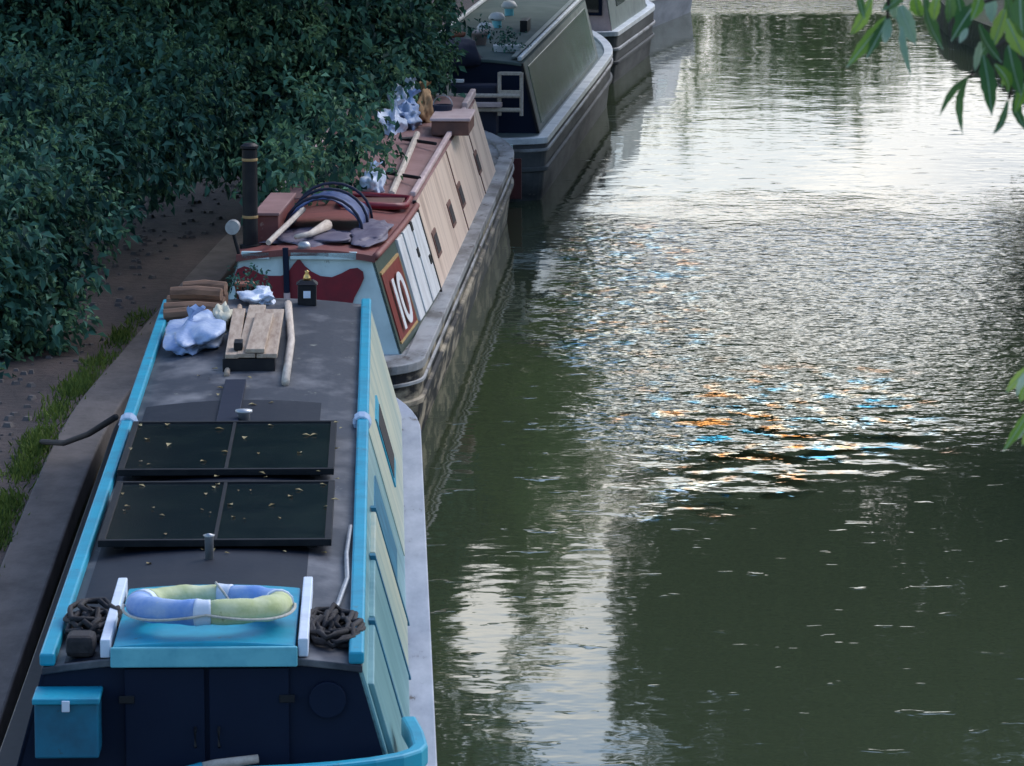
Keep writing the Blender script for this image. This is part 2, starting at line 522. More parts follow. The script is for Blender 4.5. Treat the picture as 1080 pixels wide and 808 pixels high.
def strip(poly, d0, d1, z0, z1=None):
    a, b = offs(poly, d0), offs(poly, d1)
    z1 = z0 if z1 is None else z1
    mb = MB()
    for i in range(len(poly) - 1):
        mb.add([(*a[i], z0), (*a[i + 1], z0), (*b[i + 1], z1), (*b[i], z1)], [(0, 1, 2, 3)])
    return mb


# water: dark canal water whose ripples come from a bump; a wind patch and painted colour glints lie mid-canal
m, n, b = newmat('canal_water')
L = n.links.new
b.inputs['Base Color'].default_value = (0.046, 0.060, 0.032, 1)
b.inputs['Roughness'].default_value = 0.03
b.inputs['IOR'].default_value = 1.333
tc = N(n, 'ShaderNodeNewGeometry')
sep = N(n, 'ShaderNodeSeparateXYZ')
L(tc.outputs['Position'], sep.inputs[0])


def noise(scale, detail=2.0, stretch=(1, 1, 1), rough=.5):
    mp = N(n, 'ShaderNodeMapping')
    mp.inputs['Scale'].default_value = stretch
    L(tc.outputs['Position'], mp.inputs[0])
    x = N(n, 'ShaderNodeTexNoise')
    x.inputs['Scale'].default_value = scale
    x.inputs['Detail'].default_value = detail
    x.inputs['Roughness'].default_value = rough
    L(mp.outputs[0], x.inputs[0])
    return x.outputs[0]


def math_(op, a, b_=None, c=None):
    x = N(n, 'ShaderNodeMath', operation=op)
    for i, v in enumerate((a, b_, c)):
        if v is None:
            continue
        if isinstance(v, (int, float)):
            x.inputs[i].default_value = v
        else:
            L(v, x.inputs[i])
    return x.outputs[0]


def ramp(v, a, b_):
    x = N(n, 'ShaderNodeMapRange', interpolation_type='SMOOTHSTEP')
    x.inputs['From Min'].default_value, x.inputs['From Max'].default_value = a, b_
    L(v, x.inputs[0])
    return x.outputs[0]


wob = noise(0.45, 3)
yy = math_('ADD', sep.outputs['Y'], math_('MULTIPLY', math_('SUBTRACT', wob, .5), 9.0))
xx = math_('ADD', sep.outputs['X'], math_('MULTIPLY', math_('SUBTRACT', wob, .5), 2.2))
patch = math_('MULTIPLY', math_('MULTIPLY', ramp(yy, 30.5, 36), math_('SUBTRACT', 1.0, ramp(yy, 45.5, 51))), ramp(xx, 0.0, 1.3))
patch = math_('MAXIMUM', patch, math_('MULTIPLY', ramp(sep.outputs['Y'], 75.5, 77.5), .8))
rip = noise(4.6, 2.5)
fine = noise(11, 2)
swell = noise(1.3, 2, (1.0, 0.8, 1))
mid = noise(3.2, 2, (1.0, 1.25, 1))
h = math_('ADD', math_('MULTIPLY', swell, 0.0055), math_('MULTIPLY', mid, 0.0022))
h = math_('ADD', h, math_('MULTIPLY', math_('MULTIPLY', rip, patch), 0.030))
h = math_('ADD', h, math_('MULTIPLY', math_('MULTIPLY', fine, patch), 0.005))
glint = math_('MULTIPLY', math_('MULTIPLY', ramp(yy, 31.2, 33.0), math_('SUBTRACT', 1.0, ramp(sep.outputs['Y'], 34.5, 38.5))),
             math_('MULTIPLY', ramp(xx, 1.0, 1.7), math_('SUBTRACT', 1.0, ramp(sep.outputs['X'], 3.0, 3.7))))
glint2 = math_('MULTIPLY', math_('MULTIPLY', ramp(sep.outputs['Y'], 36, 39), math_('SUBTRACT', 1.0, ramp(sep.outputs['Y'], 45, 48))),
              math_('MULTIPLY', ramp(xx, .3, .8), math_('SUBTRACT', 1.0, ramp(sep.outputs['X'], 1.6, 2.2))))
blot = noise(2.4, 1.5, (1.0, .8, 1))
h = math_('ADD', h, math_('MULTIPLY', math_('MULTIPLY', blot, glint), 0.045))
h = math_('ADD', h, math_('MULTIPLY', math_('MULTIPLY', noise(5.5, 1), glint2), 0.022))
h = math_('ADD', h, math_('MULTIPLY', math_('MAXIMUM', math_('SUBTRACT', noise(3.4, 2, (.8, 1.2, 1)), .655), 0.0), 0.03))
bp = N(n, 'ShaderNodeBump')
bp.inputs['Strength'].default_value = 1.0
bp.inputs['Distance'].default_value = 1.0
L(h, bp.inputs['Height'])
L(bp.outputs[0], b.inputs['Normal'])
# blue and orange glints painted by a tinted glossy layer
hue = N(n, 'ShaderNodeValToRGB')
for i, (p, c) in enumerate(((.38, (.08, .60, 1.0)), (.47, (.75, .92, 1)), (.53, (1, .92, .75)), (.62, (1.0, .42, .10)))):
    e = hue.color_ramp.elements[i] if i < 2 else hue.color_ramp.elements.new(p)
    e.position, e.color = p, (*c, 1)
L(noise(2.0, 3, (1.3, .6, 1), .6), hue.inputs[0])
gl = N(n, 'ShaderNodeBsdfGlossy')
gl.inputs['Roughness'].default_value = 0.04
L(hue.outputs[0], gl.inputs['Color'])
L(bp.outputs[0], gl.inputs['Normal'])
ms = N(n, 'ShaderNodeMixShader')
L(math_('MULTIPLY', math_('MAXIMUM', glint, math_('MULTIPLY', glint2, .4)), math_('MULTIPLY', ramp(noise(3.1, 2, (1, .8, 1)), .48, .58), .9)), ms.inputs[0])
L(b.outputs[0], ms.inputs[1])
L(gl.outputs[0], ms.inputs[2])
L(ms.outputs[0], n.nodes['Material Output'].inputs['Surface'])
M['water'] = m
w = MB().add([(-60, -60, 0), (600, -60, 0), (600, 400, 0), (-60, 400, 0)], [(0, 1, 2, 3)]).build('water', 'water')
tag(w, kind='structure')

# ground material: leaf litter soil with grass patches
m, n, b = newmat('bank_soil')
L = n.links.new
tc = N(n, 'ShaderNodeNewGeometry')
c1 = N(n, 'ShaderNodeValToRGB')
c1.color_ramp.elements[0].position, c1.color_ramp.elements[0].color = .40, (0.050, 0.070, 0.022, 1)
c1.color_ramp.elements[1].position, c1.color_ramp.elements[1].color = .62, (0.075, 0.060, 0.045, 1)
L(noise(0.7, 8), c1.inputs[0])
L(c1.outputs[0], b.inputs['Base Color'])
b.inputs['Roughness'].default_value = 0.95
bp = N(n, 'ShaderNodeBump')
bp.inputs['Distance'].default_value = 0.05
L(noise(6, 6), bp.inputs['Height'])
L(bp.outputs[0], b.inputs['Normal'])
M['soil'] = m
m, n, b = newmat('towpath_dirt')
L = n.links.new
tc = N(n, 'ShaderNodeNewGeometry')
c1 = N(n, 'ShaderNodeValToRGB')
c1.color_ramp.elements[0].position, c1.color_ramp.elements[0].color = .38, (0.026, 0.021, 0.023, 1)
c1.color_ramp.elements[1].position, c1.color_ramp.elements[1].color = .68, (0.075, 0.055, 0.052, 1)
L(noise(1.6, 9, (1.4, .5, 1), .7), c1.inputs[0])
L(c1.outputs[0], b.inputs['Base Color'])
b.inputs['Roughness'].default_value = 0.9
bp = N(n, 'ShaderNodeBump')
bp.inputs['Distance'].default_value = 0.035
bp.inputs['Strength'].default_value = .9
L(noise(9, 6, (1, 1, 1), .65), bp.inputs['Height'])
L(bp.outputs[0], b.inputs['Normal'])
M['dirt'] = m

# the ground: one sheet either side of the canal with a bank wall down into the water
g = MB()
n_ = len(LEFT)
far = [(-600 if y < 150 else x - 10, y + (0 if y < 150 else 500)) for x, y in LEFT]
for i in range(n_ - 1):
    a0, a1 = LEFT[i], LEFT[i + 1]
    p1, p2 = offs(LEFT, 6), offs(LEFT, 30)
    g.add([(*a0, -1.2), (*a1, -1.2), (*a1, BZ), (*a0, BZ)], [(0, 1, 2, 3)])
o6, o30 = offs(LEFT, 6), offs(LEFT, 28)
for i in range(n_ - 1):
    g.add([(*LEFT[i], BZ), (*LEFT[i + 1], BZ), (*o6[i + 1], BZ), (*o6[i], BZ)], [(0, 1, 2, 3)])
    g.add([(*o6[i], BZ), (*o6[i + 1], BZ), (*o30[i + 1], 1.8), (*o30[i], 1.8)], [(0, 1, 2, 3)])
g.add([(*o30[0], 1.8)] + [(*p, 1.8) for p in o30[1:]] + [(400, 900, 1.8), (-900, 900, 1.8), (-900, -30, 1.8)], [tuple(range(len(o30) + 3))])
tag(g.build('ground', 'soil'), kind='structure')
g = MB()
o6, o30 = offs(RIGHT, -3), offs(RIGHT, -8)
for i in range(len(RIGHT) - 1):
    g.add([(*RIGHT[i], -1.2), (*RIGHT[i + 1], -1.2), (*RIGHT[i + 1], BZ), (*RIGHT[i], BZ)], [(0, 1, 2, 3)])
    g.add([(*RIGHT[i], BZ), (*RIGHT[i + 1], BZ), (*o6[i + 1], .9), (*o6[i], .9)], [(0, 1, 2, 3)])
g.add([(*p, .9) for p in o6] + [(900, 170, .9), (900, -30, .9)], [tuple(range(len(o6) + 2))])
tag(g.build('canal_bank', 'soil'), kind='structure')
NEARL = [p for p in LEFT if p[1] < 110]
cop = MB()
a, bb = offs(NEARL, -.03), offs(NEARL, .30)
cop.loft([[(*a[i], BZ - .12), (*a[i], BZ + .05), (*bb[i], BZ + .05), (*bb[i], BZ - .12)] for i in range(len(NEARL))])
tag(cop.build('coping', 'stone', bevel=.015), kind='structure')
tag(strip(NEARL, .31, 3.2, BZ + .012).build('towpath', 'dirt'), kind='structure')

# grass verge between coping and path
rr = np.random.RandomState(3)
seg = [(NEARL[i], NEARL[i + 1]) for i in range(len(NEARL) - 1) if 20 < NEARL[i][1] < 37]
Ps = []
for (p, q) in seg:
    k = int(math.dist(p, q) * 900 * min(1, max(.05, (37 - p[1]) / 4)))
    t = rr.uniform(0, 1, k)
    off_ = np.abs(rr.normal(.43, .06, k))
    tx, ty = (q[0] - p[0]), (q[1] - p[1])
    ln = math.hypot(tx, ty)
    X = p[0] + tx * t - ty / ln * off_
    Y = p[1] + ty * t + tx / ln * off_
    Ps.append(np.stack([X, Y, np.full(k, BZ)], 1))
P = np.concatenate(Ps)
clump = np.sin(P[:, 1] * 2.3) + np.sin(P[:, 1] * 5.1 + 1) + rr.normal(0, .8, len(P))
P = P[clump > -.35]
D = rr.normal(0, .45, (len(P), 3)) + np.array([0, 0, 1])
D /= np.linalg.norm(D, axis=1, keepdims=True)
Nn = rr.normal(0, 1, (len(P), 3))
Nn -= D * np.sum(Nn * D, axis=1, keepdims=True)
Nn /= np.linalg.norm(Nn, axis=1, keepdims=True)
me = leaves_mesh('grass_verge', P, D, Nn, rr.uniform(.03, .095, len(P)), .18, .05)
me.materials.append(M['grass'])
tag(link('grass_verge', me), 'strip of green grass along the stone canal edge', 'grass', kind='stuff')
# small stones and litter on the path
mb = MB()
for k in range(420):
    i = rng.randrange(len(NEARL) - 1)
    y = rng.uniform(24, 47)
    o = offs(NEARL, 1)
    j = min(range(len(NEARL)), key=lambda q: abs(NEARL[q][1] - y))
    x = NEARL[j][0] - rng.uniform(.55, 1.9)
    s = rng.uniform(.012, .04)
    mb.box((x, y, BZ + .012 + s * .3), (s * 2, s * rng.uniform(1.2, 2.2), s), Matrix.Rotation(rng.uniform(0, 3), 3, 'Z'), .6)
tag(mb.build('path_stones', 'stone'), 'small loose stones scattered on the brown towpath', 'stones', kind='stuff')


# ------------------------------------------------------------------ boats
class Frame:
    def __init__(s, v, u, yaw):
        s.a = yaw
        s.o = Vector((v * math.cos(yaw) + u * math.sin(yaw), -v * math.sin(yaw) + u * math.cos(yaw), 0))

    def w(s, x, y, z=0.0):
        return s.o + Vector((x * math.cos(s.a) + y * math.sin(s.a), -x * math.sin(s.a) + y * math.cos(s.a), z))

    def l(s, p):
        d = Vector(p) - s.o
        return Vector((d.x * math.cos(s.a) - d.y * math.sin(s.a), d.x * math.sin(s.a) + d.y * math.cos(s.a), p[2]))

    def px(s, px, py, z):
        return s.l(at(px, py, z))


B1 = Frame(-0.84, 19.2, math.atan(-135 / 4661))
B2 = Frame(-3.25, 33.4, math.atan(230 / 4661))
B3 = Frame(-5.08, 49.6, math.atan(425 / 4661))
B4 = Frame(-8.55, 63.4, R(8.1) )
B4.o = Vector((0.53, 63.3, 0))
B5 = Frame(0, 0, R(13))
B5.o = Vector((0.62, 69.6, 0))


def outline(hb, y0, y1, ls, lb, n=10, bow_pow=.62):
    right = []
    for k in range(n + 1):
        t = math.pi / 2 * k / n
        right.append((hb * math.sin(t), y0 + ls * (1 - math.cos(t))))
    for k in range(1, 6):
        right.append((hb, y0 + ls + (y1 - lb - y0 - ls) * k / 6))
    for k in range(n + 1):
        t = k / n
        right.append((hb * (1 - t ** 2.1) ** bow_pow, y1 - lb + lb * t))
    left = [(-x, y) for x, y in reversed(right[1:-1])]
    return right + left


def inset(o, hb, d):
    """scale an outline inwards by d metres at its widest"""
    ys = [p[1] for p in o]
    c = (min(ys) + max(ys)) / 2
    hl = (max(ys) - min(ys)) / 2
    return [(x * (hb - d) / hb, c + (y - c) * (hl - d) / hl) for x, y in o]


def hull(root, hb, y0, y1, ls, lb, zt, mat, gun, deck, sheer=.28, strake=None, gw=.13, gun_left=None):
    o = outline(hb, y0, y1, ls, lb)

    def zz(y, z):
        t = max(0, (y - (y1 - lb * 1.3)) / (lb * 1.3))
        return z + sheer * t * t * max(z, 0) / zt
    rings = []
    for z, d in ((-.4, .10), (0, .06), (.25, .03), (zt - .12, .0), (zt, .0)):
        rings.append([(x, y, zz(y, z)) for x, y in inset(o, hb, d)])
    MB().loft(rings, caps=False).build('hull', mat, root)
    i0, i1 = inset(o, hb, -.018), inset(o, hb, gw)
    n_ = len(o)
    h_ = n_ // 2
    for idx, mt in ((range(0, h_ + 1), gun), (list(range(h_, n_)) + [0], gun_left or gun)):
        g_ = MB()
        g_.loft([[(*p, z) for p, z in ((i0[i], zz(i0[i][1], zt) - .05), (i0[i], zz(i0[i][1], zt) + .022), (i1[i], zz(i1[i][1], zt) + .022), (i1[i], zz(i1[i][1], zt) - .03))] for i in idx])
        g_.build('gunwale', mt, root, bevel=.008)
    d_ = MB()
    i2 = inset(o, hb, gw - .02)
    for i in range(h_):
        q = [i2[i], i2[i + 1], i2[(n_ - i - 1) % n_], i2[(n_ - i) % n_]]
        d_.add([(x, y, zz(y, zt) - .004) for x, y in q], [(0, 1, 2, 3)] if i else [(0, 1, 2)])
    d_.build('deck', deck, root)
    for z, r_, mt in (strake or []):
        s_ = MB()
        i0 = inset(o, hb, .0 if z > .4 else .015)
        pts = [(x * 1.004, y, zz(y, z)) for x, y in i0]
        half = len(pts) // 2
        rings = []
        for x, y, z_ in pts + [pts[0]]:
            sc_ = 1 + r_ / hb
            rings.append([(x, y, z_ - r_), (x * sc_, y, z_ - r_ * .6), (x * sc_, y, z_ + r_ * .6), (x, y, z_ + r_)])
        s_.loft(rings, caps=False)
        s_.build('rubbing_strake', mt, root)
    return o, zz


def arch(x, hw, zr, camber):
    return zr + camber * (1 - (x / hw) ** 2)


f2 = None


def cabin_panel(root, name, mat, side, ya, yb, za, zb, fb, proud=0.0, thick=.02, bevel=0.0, parent=None):
    """a flat panel lying in the sloping cabin side. fb(z) = half width of the cabin at height z"""
    s = side
    mb = MB()
    vs = []
    for p in (proud - thick, proud):
        for (y, z) in ((ya, za), (yb, za), (yb, zb), (ya, zb)):
            vs.append((s * ((fb(z, y) if fb is f2 else fb(z)) + p), y, z))
    mb.add(vs, [(0, 1, 2, 3), (7, 6, 5, 4), (0, 4, 5, 1), (1, 5, 6, 2), (2, 6, 7, 3), (3, 7, 4, 0)])
    return mb.build(name, mat, parent or root, bevel=bevel)


def roof_slab(root, hw, zr, camber, ya, yb, mat, th=.035, n=12):
    top, bot = [], []
    for k in range(n + 1):
        x = -hw + 2 * hw * k / n
        top.append((x, arch(x, hw, zr, camber)))
        bot.append((x, arch(x, hw, zr, camber) - th))
    poly = top + bot[::-1]
    return MB().prism(poly, lambda p, s_: (p[0], yb if s_ else ya, p[1])).build('roof', mat, root, bevel=.006)


def cabin_end(root, name, mat, y, th, fb, z0, zr, hw, camber, n=10):
    poly = [(-fb(z0), z0), (fb(z0), z0)]
    for k in range(n + 1):
        x = hw - 2 * hw * k / n
        poly.append((x, arch(x, hw, zr, camber) - .03))
    return MB().prism(poly, lambda p, s_: (p[0], y + s_ * th, p[1])).build(name, mat, root)


def handrail(root, x, ya, yb, z, mat, w=.055, hgt=.05, name='handrail', posts=5):
    mb = MB()
    mb.box((x, (ya + yb) / 2, z + hgt / 2), (w, yb - ya, hgt))
    return mb.build(name, mat, root, bevel=.012)


# ---------- boat 1: turquoise and navy narrowboat in front
b1 = thing('narrowboat', B1.o, -B1.a, 'nearest narrowboat, dark roof with turquoise handrails, hatch and navy stern end', 'narrowboat', 'narrowboats moored along the towpath')
HW1, ZR1, CB1, LEN1 = .71, 1.53, .055, 11.25
f1 = lambda z: .945 + (.715 - .945) * (z - .70) / (1.53 - .70)
hull(b1, 1.055, -.62, 13.0, .62, 2.3, .70, 'hull_black', 'deckgrey', 'deckgrey', sheer=.12, strake=[(.42, .025, 'hull_black')], gw=.16, gun_left='black')
r1 = roof_slab(b1, HW1 + .012, ZR1, CB1, 0, LEN1, 'roof1')
cabin_end(b1, 'stern_bulkhead', 'navy', 0.03, .05, f1, .68, ZR1, HW1, CB1)
cabin_end(b1, 'front_bulkhead', 'navy', LEN1 - .08, .05, f1, .68, ZR1, HW1, CB1)
cabin_panel(b1, 'cabin_side', 'mint', 1, .03, LEN1, .70, 1.525, f1)
cabin_panel(b1, 'cabin_side', 'navy', -1, .03, LEN1, .70, 1.525, f1)
cabin_panel(b1, 'side_panel', 'creamy', 1, 6.3, LEN1 - .05, .74, 1.50, f1, .006)
# side doors and windows on the water side: mint panels with dark gaps and turquoise edging
for ya, yb, mt in ((.12, 1.35, 'mint'), (1.55, 2.9, 'mint'), (3.1, 4.2, 'creamy')):
    pn = cabin_panel(b1, 'side_door', mt, 1, ya, yb, .80, 1.42, f1, .028, .03, .006)
    cabin_panel(b1, 'door_edge', 'turq_dark', 1, yb + .005, yb + .07, .78, 1.44, f1, .034, .03, parent=pn)
for ya, yb in ((1.38, 1.52), (4.6, 5.6)):
    fr = cabin_panel(b1, 'window', 'turq_dark', 1, ya, yb, .92, 1.36, f1, .008, .02)
for ya, yb in ((7.4, 8.3),):
    fr = cabin_panel(b1, 'window', 'turq', 1, ya, yb, .95, 1.38, f1, .016, .02)
    cabin_panel(b1, 'pane', 'rubber', 1, ya + .05, yb - .05, 1.0, 1.33, f1, .020, .01, parent=fr)
for s in (-1, 1):
    zt = ZR1 + .005
    handrail(b1, s * .695, 0.0, 6.2, zt, 'turq', .07, .06)
    handrail(b1, s * .695, 6.24, LEN1 - .1, zt, 'turq', .07, .06)
# darker middle of the roof
mb = MB()
rows = []
for k in range(9):
    x = -.62 + 1.06 * k / 8
    rows.append(x)
mb.loft([[(x, y, arch(x, HW1, ZR1, CB1) + .004) for x in rows] for y in (.02, 6.9)], caps=False, closed=False)
mb.build('roof_patch', 'roof1b', b1)
# sliding hatch with runners
ht = MB()
n = 8
poly = [(-.40 + .82 * k / n, 1.625 + .02 * (1 - ((k - n / 2) / (n / 2)) ** 2)) for k in range(n + 1)]
poly += [(.42, 1.585), (-.40, 1.585)]
hb_ = MB().prism(poly, lambda p, s_: (p[0], 1.25 if s_ else .0, p[1])).build('hatch', 'turq', b1, bevel=.008)
MB().box((.01, -.013, 1.578), (.84, .024, .092)).build('hatch_lip', 'turq_pale', hb_, bevel=.006)
for x in (-.435, .455):
    MB().box((x, .70, 1.61), (.045, 1.36, .085)).build('hatch_runner', 'ringwhite', b1, bevel=.006)
# stern bulkhead fittings
lk = MB().box((B1.px(76, 764, 1.3).x - .02, -.09, 1.285), (.285, .22, .25)).build('locker', 'turq_dark', b1, bevel=.008)
MB().box((B1.px(76, 764, 1.3).x - .02, -.10, 1.425), (.30, .25, .028)).build('lid', 'turq', lk, bevel=.006)
MB().box((B1.px(76, 764, 1.3).x - .02, -.228, 1.405), (.035, .012, .05)).build('clasp', 'ringwhite', lk, bevel=.003)
for x in (-.19, .19):
    dr = MB().box((x + .02, .018, 1.12), (.36, .03, .80)).build('stern_door', 'navy', b1, bevel=.006)
    for z in (1.05, 1.38):
        MB().box((x * 1.9 + .02, .0, z), (.07, .014, .035)).build('hinge', 'black', dr, bevel=.003)
    MB().tube([(x * .28 + .02, -.004, 1.16), (x * .28 + .02, -.03, 1.17), (x * .28 + .02, -.03, 1.24), (x * .28 + .02, -.004, 1.25)], .007, 6).build('handle', 'black', dr)
pt = MB()
c = B1.px(346, 730, 1.36)
pt.tube([(c.x, .035, 1.37), (c.x, .002, 1.37)], .085, 24)
pt.build('porthole', 'navy', b1, bevel=.006)
# rail round the stern deck, tiller
rl = MB()
pts = []
for k in range(9):
    t = math.pi * k / 14
    pts.append((.98 * math.cos(t), -.05 - .42 * math.sin(t), 1.13))
pts = [(.93, .48, 1.13), (.965, .2, 1.13)] + pts
rings = []
for i, p in enumerate(pts):
    a_, b_ = Vector(pts[max(i - 1, 0)]), Vector(pts[min(i + 1, len(pts) - 1)])
    t = (b_ - a_).normalized()
    nn = Vector((-t.y, t.x, 0)) * .035
    p = Vector(p)
    rings.append([p - nn - Vector((0, 0, .05)), p - nn + Vector((0, 0, .05)), p + nn + Vector((0, 0, .05)), p + nn - Vector((0, 0, .05))])
srl = MB().loft(rings).build('stern_rail', 'turq', b1, bevel=.014)
for x, y in ((.95, .3), (.93, -.2), (0, -.46)):
    MB().tube([(x, y, .70), (x, y, 1.08)], .022, 10).build('rail_post', 'turq', srl)
tl = MB().tube([(-.28, -.22, .9), (-.22, -.15, 1.05), (.0, -.10, 1.095)], .02, 10).build('tiller', 'turq', b1, smooth=True)
MB().tube([(.0, -.10, 1.095), (.06, -.09, 1.10), (.25, -.05, 1.115)], [.018, .024, .02], 10).build('tiller_handle', 'palewood', tl, smooth=True)
MB().box((-.72, -.10, 1.06), (.10, .05, .03)).build('cleat', 'ringwhite', b1, bevel=.006)
# roof details: flue plate, pins between the panels
MB().box((-.10, 6.75, 1.60), (.13, 1.6, .02)).build('flue_plate', 'navy', b1, bevel=.004)
MB().lathe([(.035, 0), (.035, .05), (.05, .06), (.05, .075), (.0, .08)], (-.005, 6.15, 1.58), 14).build('roof_vent', 'galv', b1, smooth=True)
MB().lathe([(.022, 0), (.022, .12), (.03, .13), (.0, .14)], (-.05, 2.12, 1.58), 12).build('roof_pin', 'galv', b1, smooth=True)
cz_ = MB()
for (x, y) in ((.69, 6.22), (-.69, 6.22)):
    cz_ = MB()
    for k in range(4):
        yy_ = y - .06 + .04 * k
        cz_.tube([(x + .045 * math.cos(a * math.pi / 5), yy_ + .004 * a, 1.565 + .045 * math.sin(a * math.pi / 5)) for a in range(11)], .012, 6)
    cz_.build('rail_lashing', 'ringwhite', b1)


# ---------- things on boat 1
def on1(px, py, z):
    p = B1.px(px, py, z)
    return B1.w(p.x, p.y, z)


RZ1 = -B1.a
for (y0, y1, x0, x1, lab) in ((4.32, 5.88, -.64, .545, 'dark solar panel nearer the timber and sacks on the front boat roof'),
                             (2.36, 3.98, -.62, .555, 'dark solar panel just behind the lifebuoy on the front boat roof')):
    cx, cy = (x0 + x1) / 2, (y0 + y1) / 2
    t = thing('solar_panel', B1.w(cx, cy, 1.585), RZ1, lab, 'solar panel', 'solar panels on the front boat')
    hx, hy = (x1 - x0) / 2, (y1 - y0) / 2
    for (c, d) in (((0, -hy + .0175, .035), (2 * hx, .035, .035)), ((0, hy - .0175, .035), (2 * hx, .035, .035)),
                   ((-hx + .0175, 0, .035), (.035, 2 * hy - .072, .035)), ((hx - .0175, 0, .035), (.035, 2 * hy - .072, .035))):
        MB().box(c, d).build('frame', 'alu', t, bevel=.003)
    MB().box((0, 0, .034), (2 * hx - .07, 2 * hy - .07, .02)).build('cells', 'cells', t)
    MB().box((.0, 0, .047), (.018, 2 * hy - .07, .006)).build('mid_rib', 'alu', t)
    for sx in (-1, 1):
        for sy in (-1, 1):
            MB().box((sx * (hx - .1), sy * (hy - .1), .006), (.05, .05, .024)).build('mount', 'alu', t)
# fallen leaves on panels and roof
rr = np.random.RandomState(8)
k = 70
X = rr.uniform(-.62, .6, k)
Y = np.where(rr.uniform(0, 1, k) < .7, rr.uniform(2.3, 5.9, k), rr.uniform(.2, 11, k))
Z = np.where((Y > 2.4) & (Y < 5.85), 1.637, 1.600)
Z = np.where(((Y < 2.4) | (Y > 5.85)), ZR1 + CB1 * (1 - (X / HW1) ** 2) + .012, Z)
ok = ~((Y > -.2) & (Y < 1.4) & (abs(X) < .5))
P = np.array([tuple(B1.w(x, y, z)) for x, y, z in zip(X[ok], Y[ok], Z[ok])])
D = rr.normal(0, 1, (len(P), 3)) * np.array([1, 1, .08])
D /= np.linalg.norm(D, axis=1, keepdims=True)
Nn = np.tile([0, 0, 1.0], (len(P), 1))
me = leaves_mesh('fallen_leaves', P, D, Nn, rr.uniform(.02, .06, len(P)), .6, .1)
me.materials.append(M['leaf_dead'])
tag(link('fallen_leaves', me), 'small pale fallen leaves on the dark panels and roof', 'leaves', kind='stuff')

# lifebuoy
t = thing('lifebuoy', B1.w(.02, .38, 1.648), RZ1, 'faded blue and lime lifebuoy lying on the turquoise hatch', 'lifebuoy')
RM, rm = .305, .058


def torus_part(a0, a1, r_, name, mat, n=14, seed=0):
    rings = []
    for k in range(n + 1):
        a = R(a0 + (a1 - a0) * k / n)
        rad = r_ * (1 + .05 * math.sin(a * 9 + seed) + .03 * math.sin(a * 17))
        rings.append([((RM + rad * math.cos(q)) * math.cos(a) * 1.05, (RM + rad * math.cos(q)) * math.sin(a) * .88, .085 - .022 * math.sin(a) + rad * math.sin(q)) for q in [2 * math.pi * j / 14 for j in range(14)]])
    return MB().loft(rings).build(name, mat, t, smooth=True)


for a0, a1, mt in ((-88, 4, 'ringlime'), (12, 74, 'ringblue'), (84, 158, 'ringlime'), (168, 262, 'ringblue')):
    torus_part(a0, a1, rm, 'ring_section', mt, seed=a0)
for a0, a1 in ((3, 13), (73, 85), (157, 169), (261, 273)):
    torus_part(a0, a1, rm + .005, 'band', 'ringwhite', 6)
gl = MB()
pts = []
for k in range(73):
    a = 2 * math.pi * k / 72
    sag = abs(math.sin(2 * a))
    pts.append(((RM + rm + .010 + .016 * sag) * math.cos(a) * 1.05, (RM + rm + .010 + .016 * sag) * math.sin(a) * .88, .085 - .022 * math.sin(a) - .030 * sag))
gl.tube(pts, .007, 6)
gl.tube([(.02, RM - .05, .135), (.06, RM - .12, .10), (.12, RM - .16, .02)], .006, 6)
gl.build('grab_rope', 'rope', t)


def rope_heap(name, loc, label, rx, ry, hgt, seed, mat='rubber', r_=.013, turns=15):
    q = random.Random(seed)
    mb = MB()
    pts = []
    for k in range(turns * 14):
        a = k / 14 * 2 * math.pi
        s_ = .55 + .45 * math.sin(k * .37 + seed)
        pts.append((rx * s_ * math.cos(a) + q.uniform(-.03, .03), ry * s_ * math.sin(a) + q.uniform(-.03, .03), r_ + hgt * (k / (turns * 14)) * q.uniform(.3, 1.1)))
    mb.tube(pts, r_, 7)
    return tag(mb.build(name, mat, None, smooth=True), label, 'rope')


o = rope_heap('rope_coil', None, 'tangled black rope heaped to the right of the turquoise hatch', .125, .30, .10, 3)
o.location = B1.w(.585, .52, 1.545)
o.rotation_euler = (0, 0, RZ1)
o = rope_heap('rope_coil', None, 'heap of black rope at the roof corner near the path', .11, .30, .10, 9)
o.location = B1.w(-.53, .62, 1.555)
o.rotation_euler = (0, 0, RZ1)
o = MB().box((0, 0, .05), (.13, .16, .10)).build('rubber_block', 'rubber', None, bevel=.025)
o.location = B1.w(-.55, .13, 1.56)
tag(o, 'small dark grey block at the stern corner of the roof', 'block')
p0, p1 = B1.px(96, 655, 1.6), B1.px(128, 620, 1.6)
o = MB().tube([(p0.x, p0.y, 1.59), ((p0.x + p1.x) / 2 + .04, (p0.y + p1.y) / 2, 1.60), (p1.x, p1.y, 1.62)], .011, 8).build('rope_end', 'rope', None, smooth=True)
o.location, o.rotation_euler = B1.o, (0, 0, RZ1)
tag(o, 'short pale rope end curving beside the hatch', 'rope')
o = MB().tube([(.56, .75, 1.585), (.60, 1.1, 1.575), (.64, 1.7, 1.575), (.63, 2.3, 1.575), (.645, 3.0, 1.575)], .012, 8).build('roof_cable', 'galv', None, smooth=True)
o.location, o.rotation_euler = B1.o, (0, 0, RZ1)
tag(o, 'thin grey cord running along the roof beside the solar panels', 'cord')

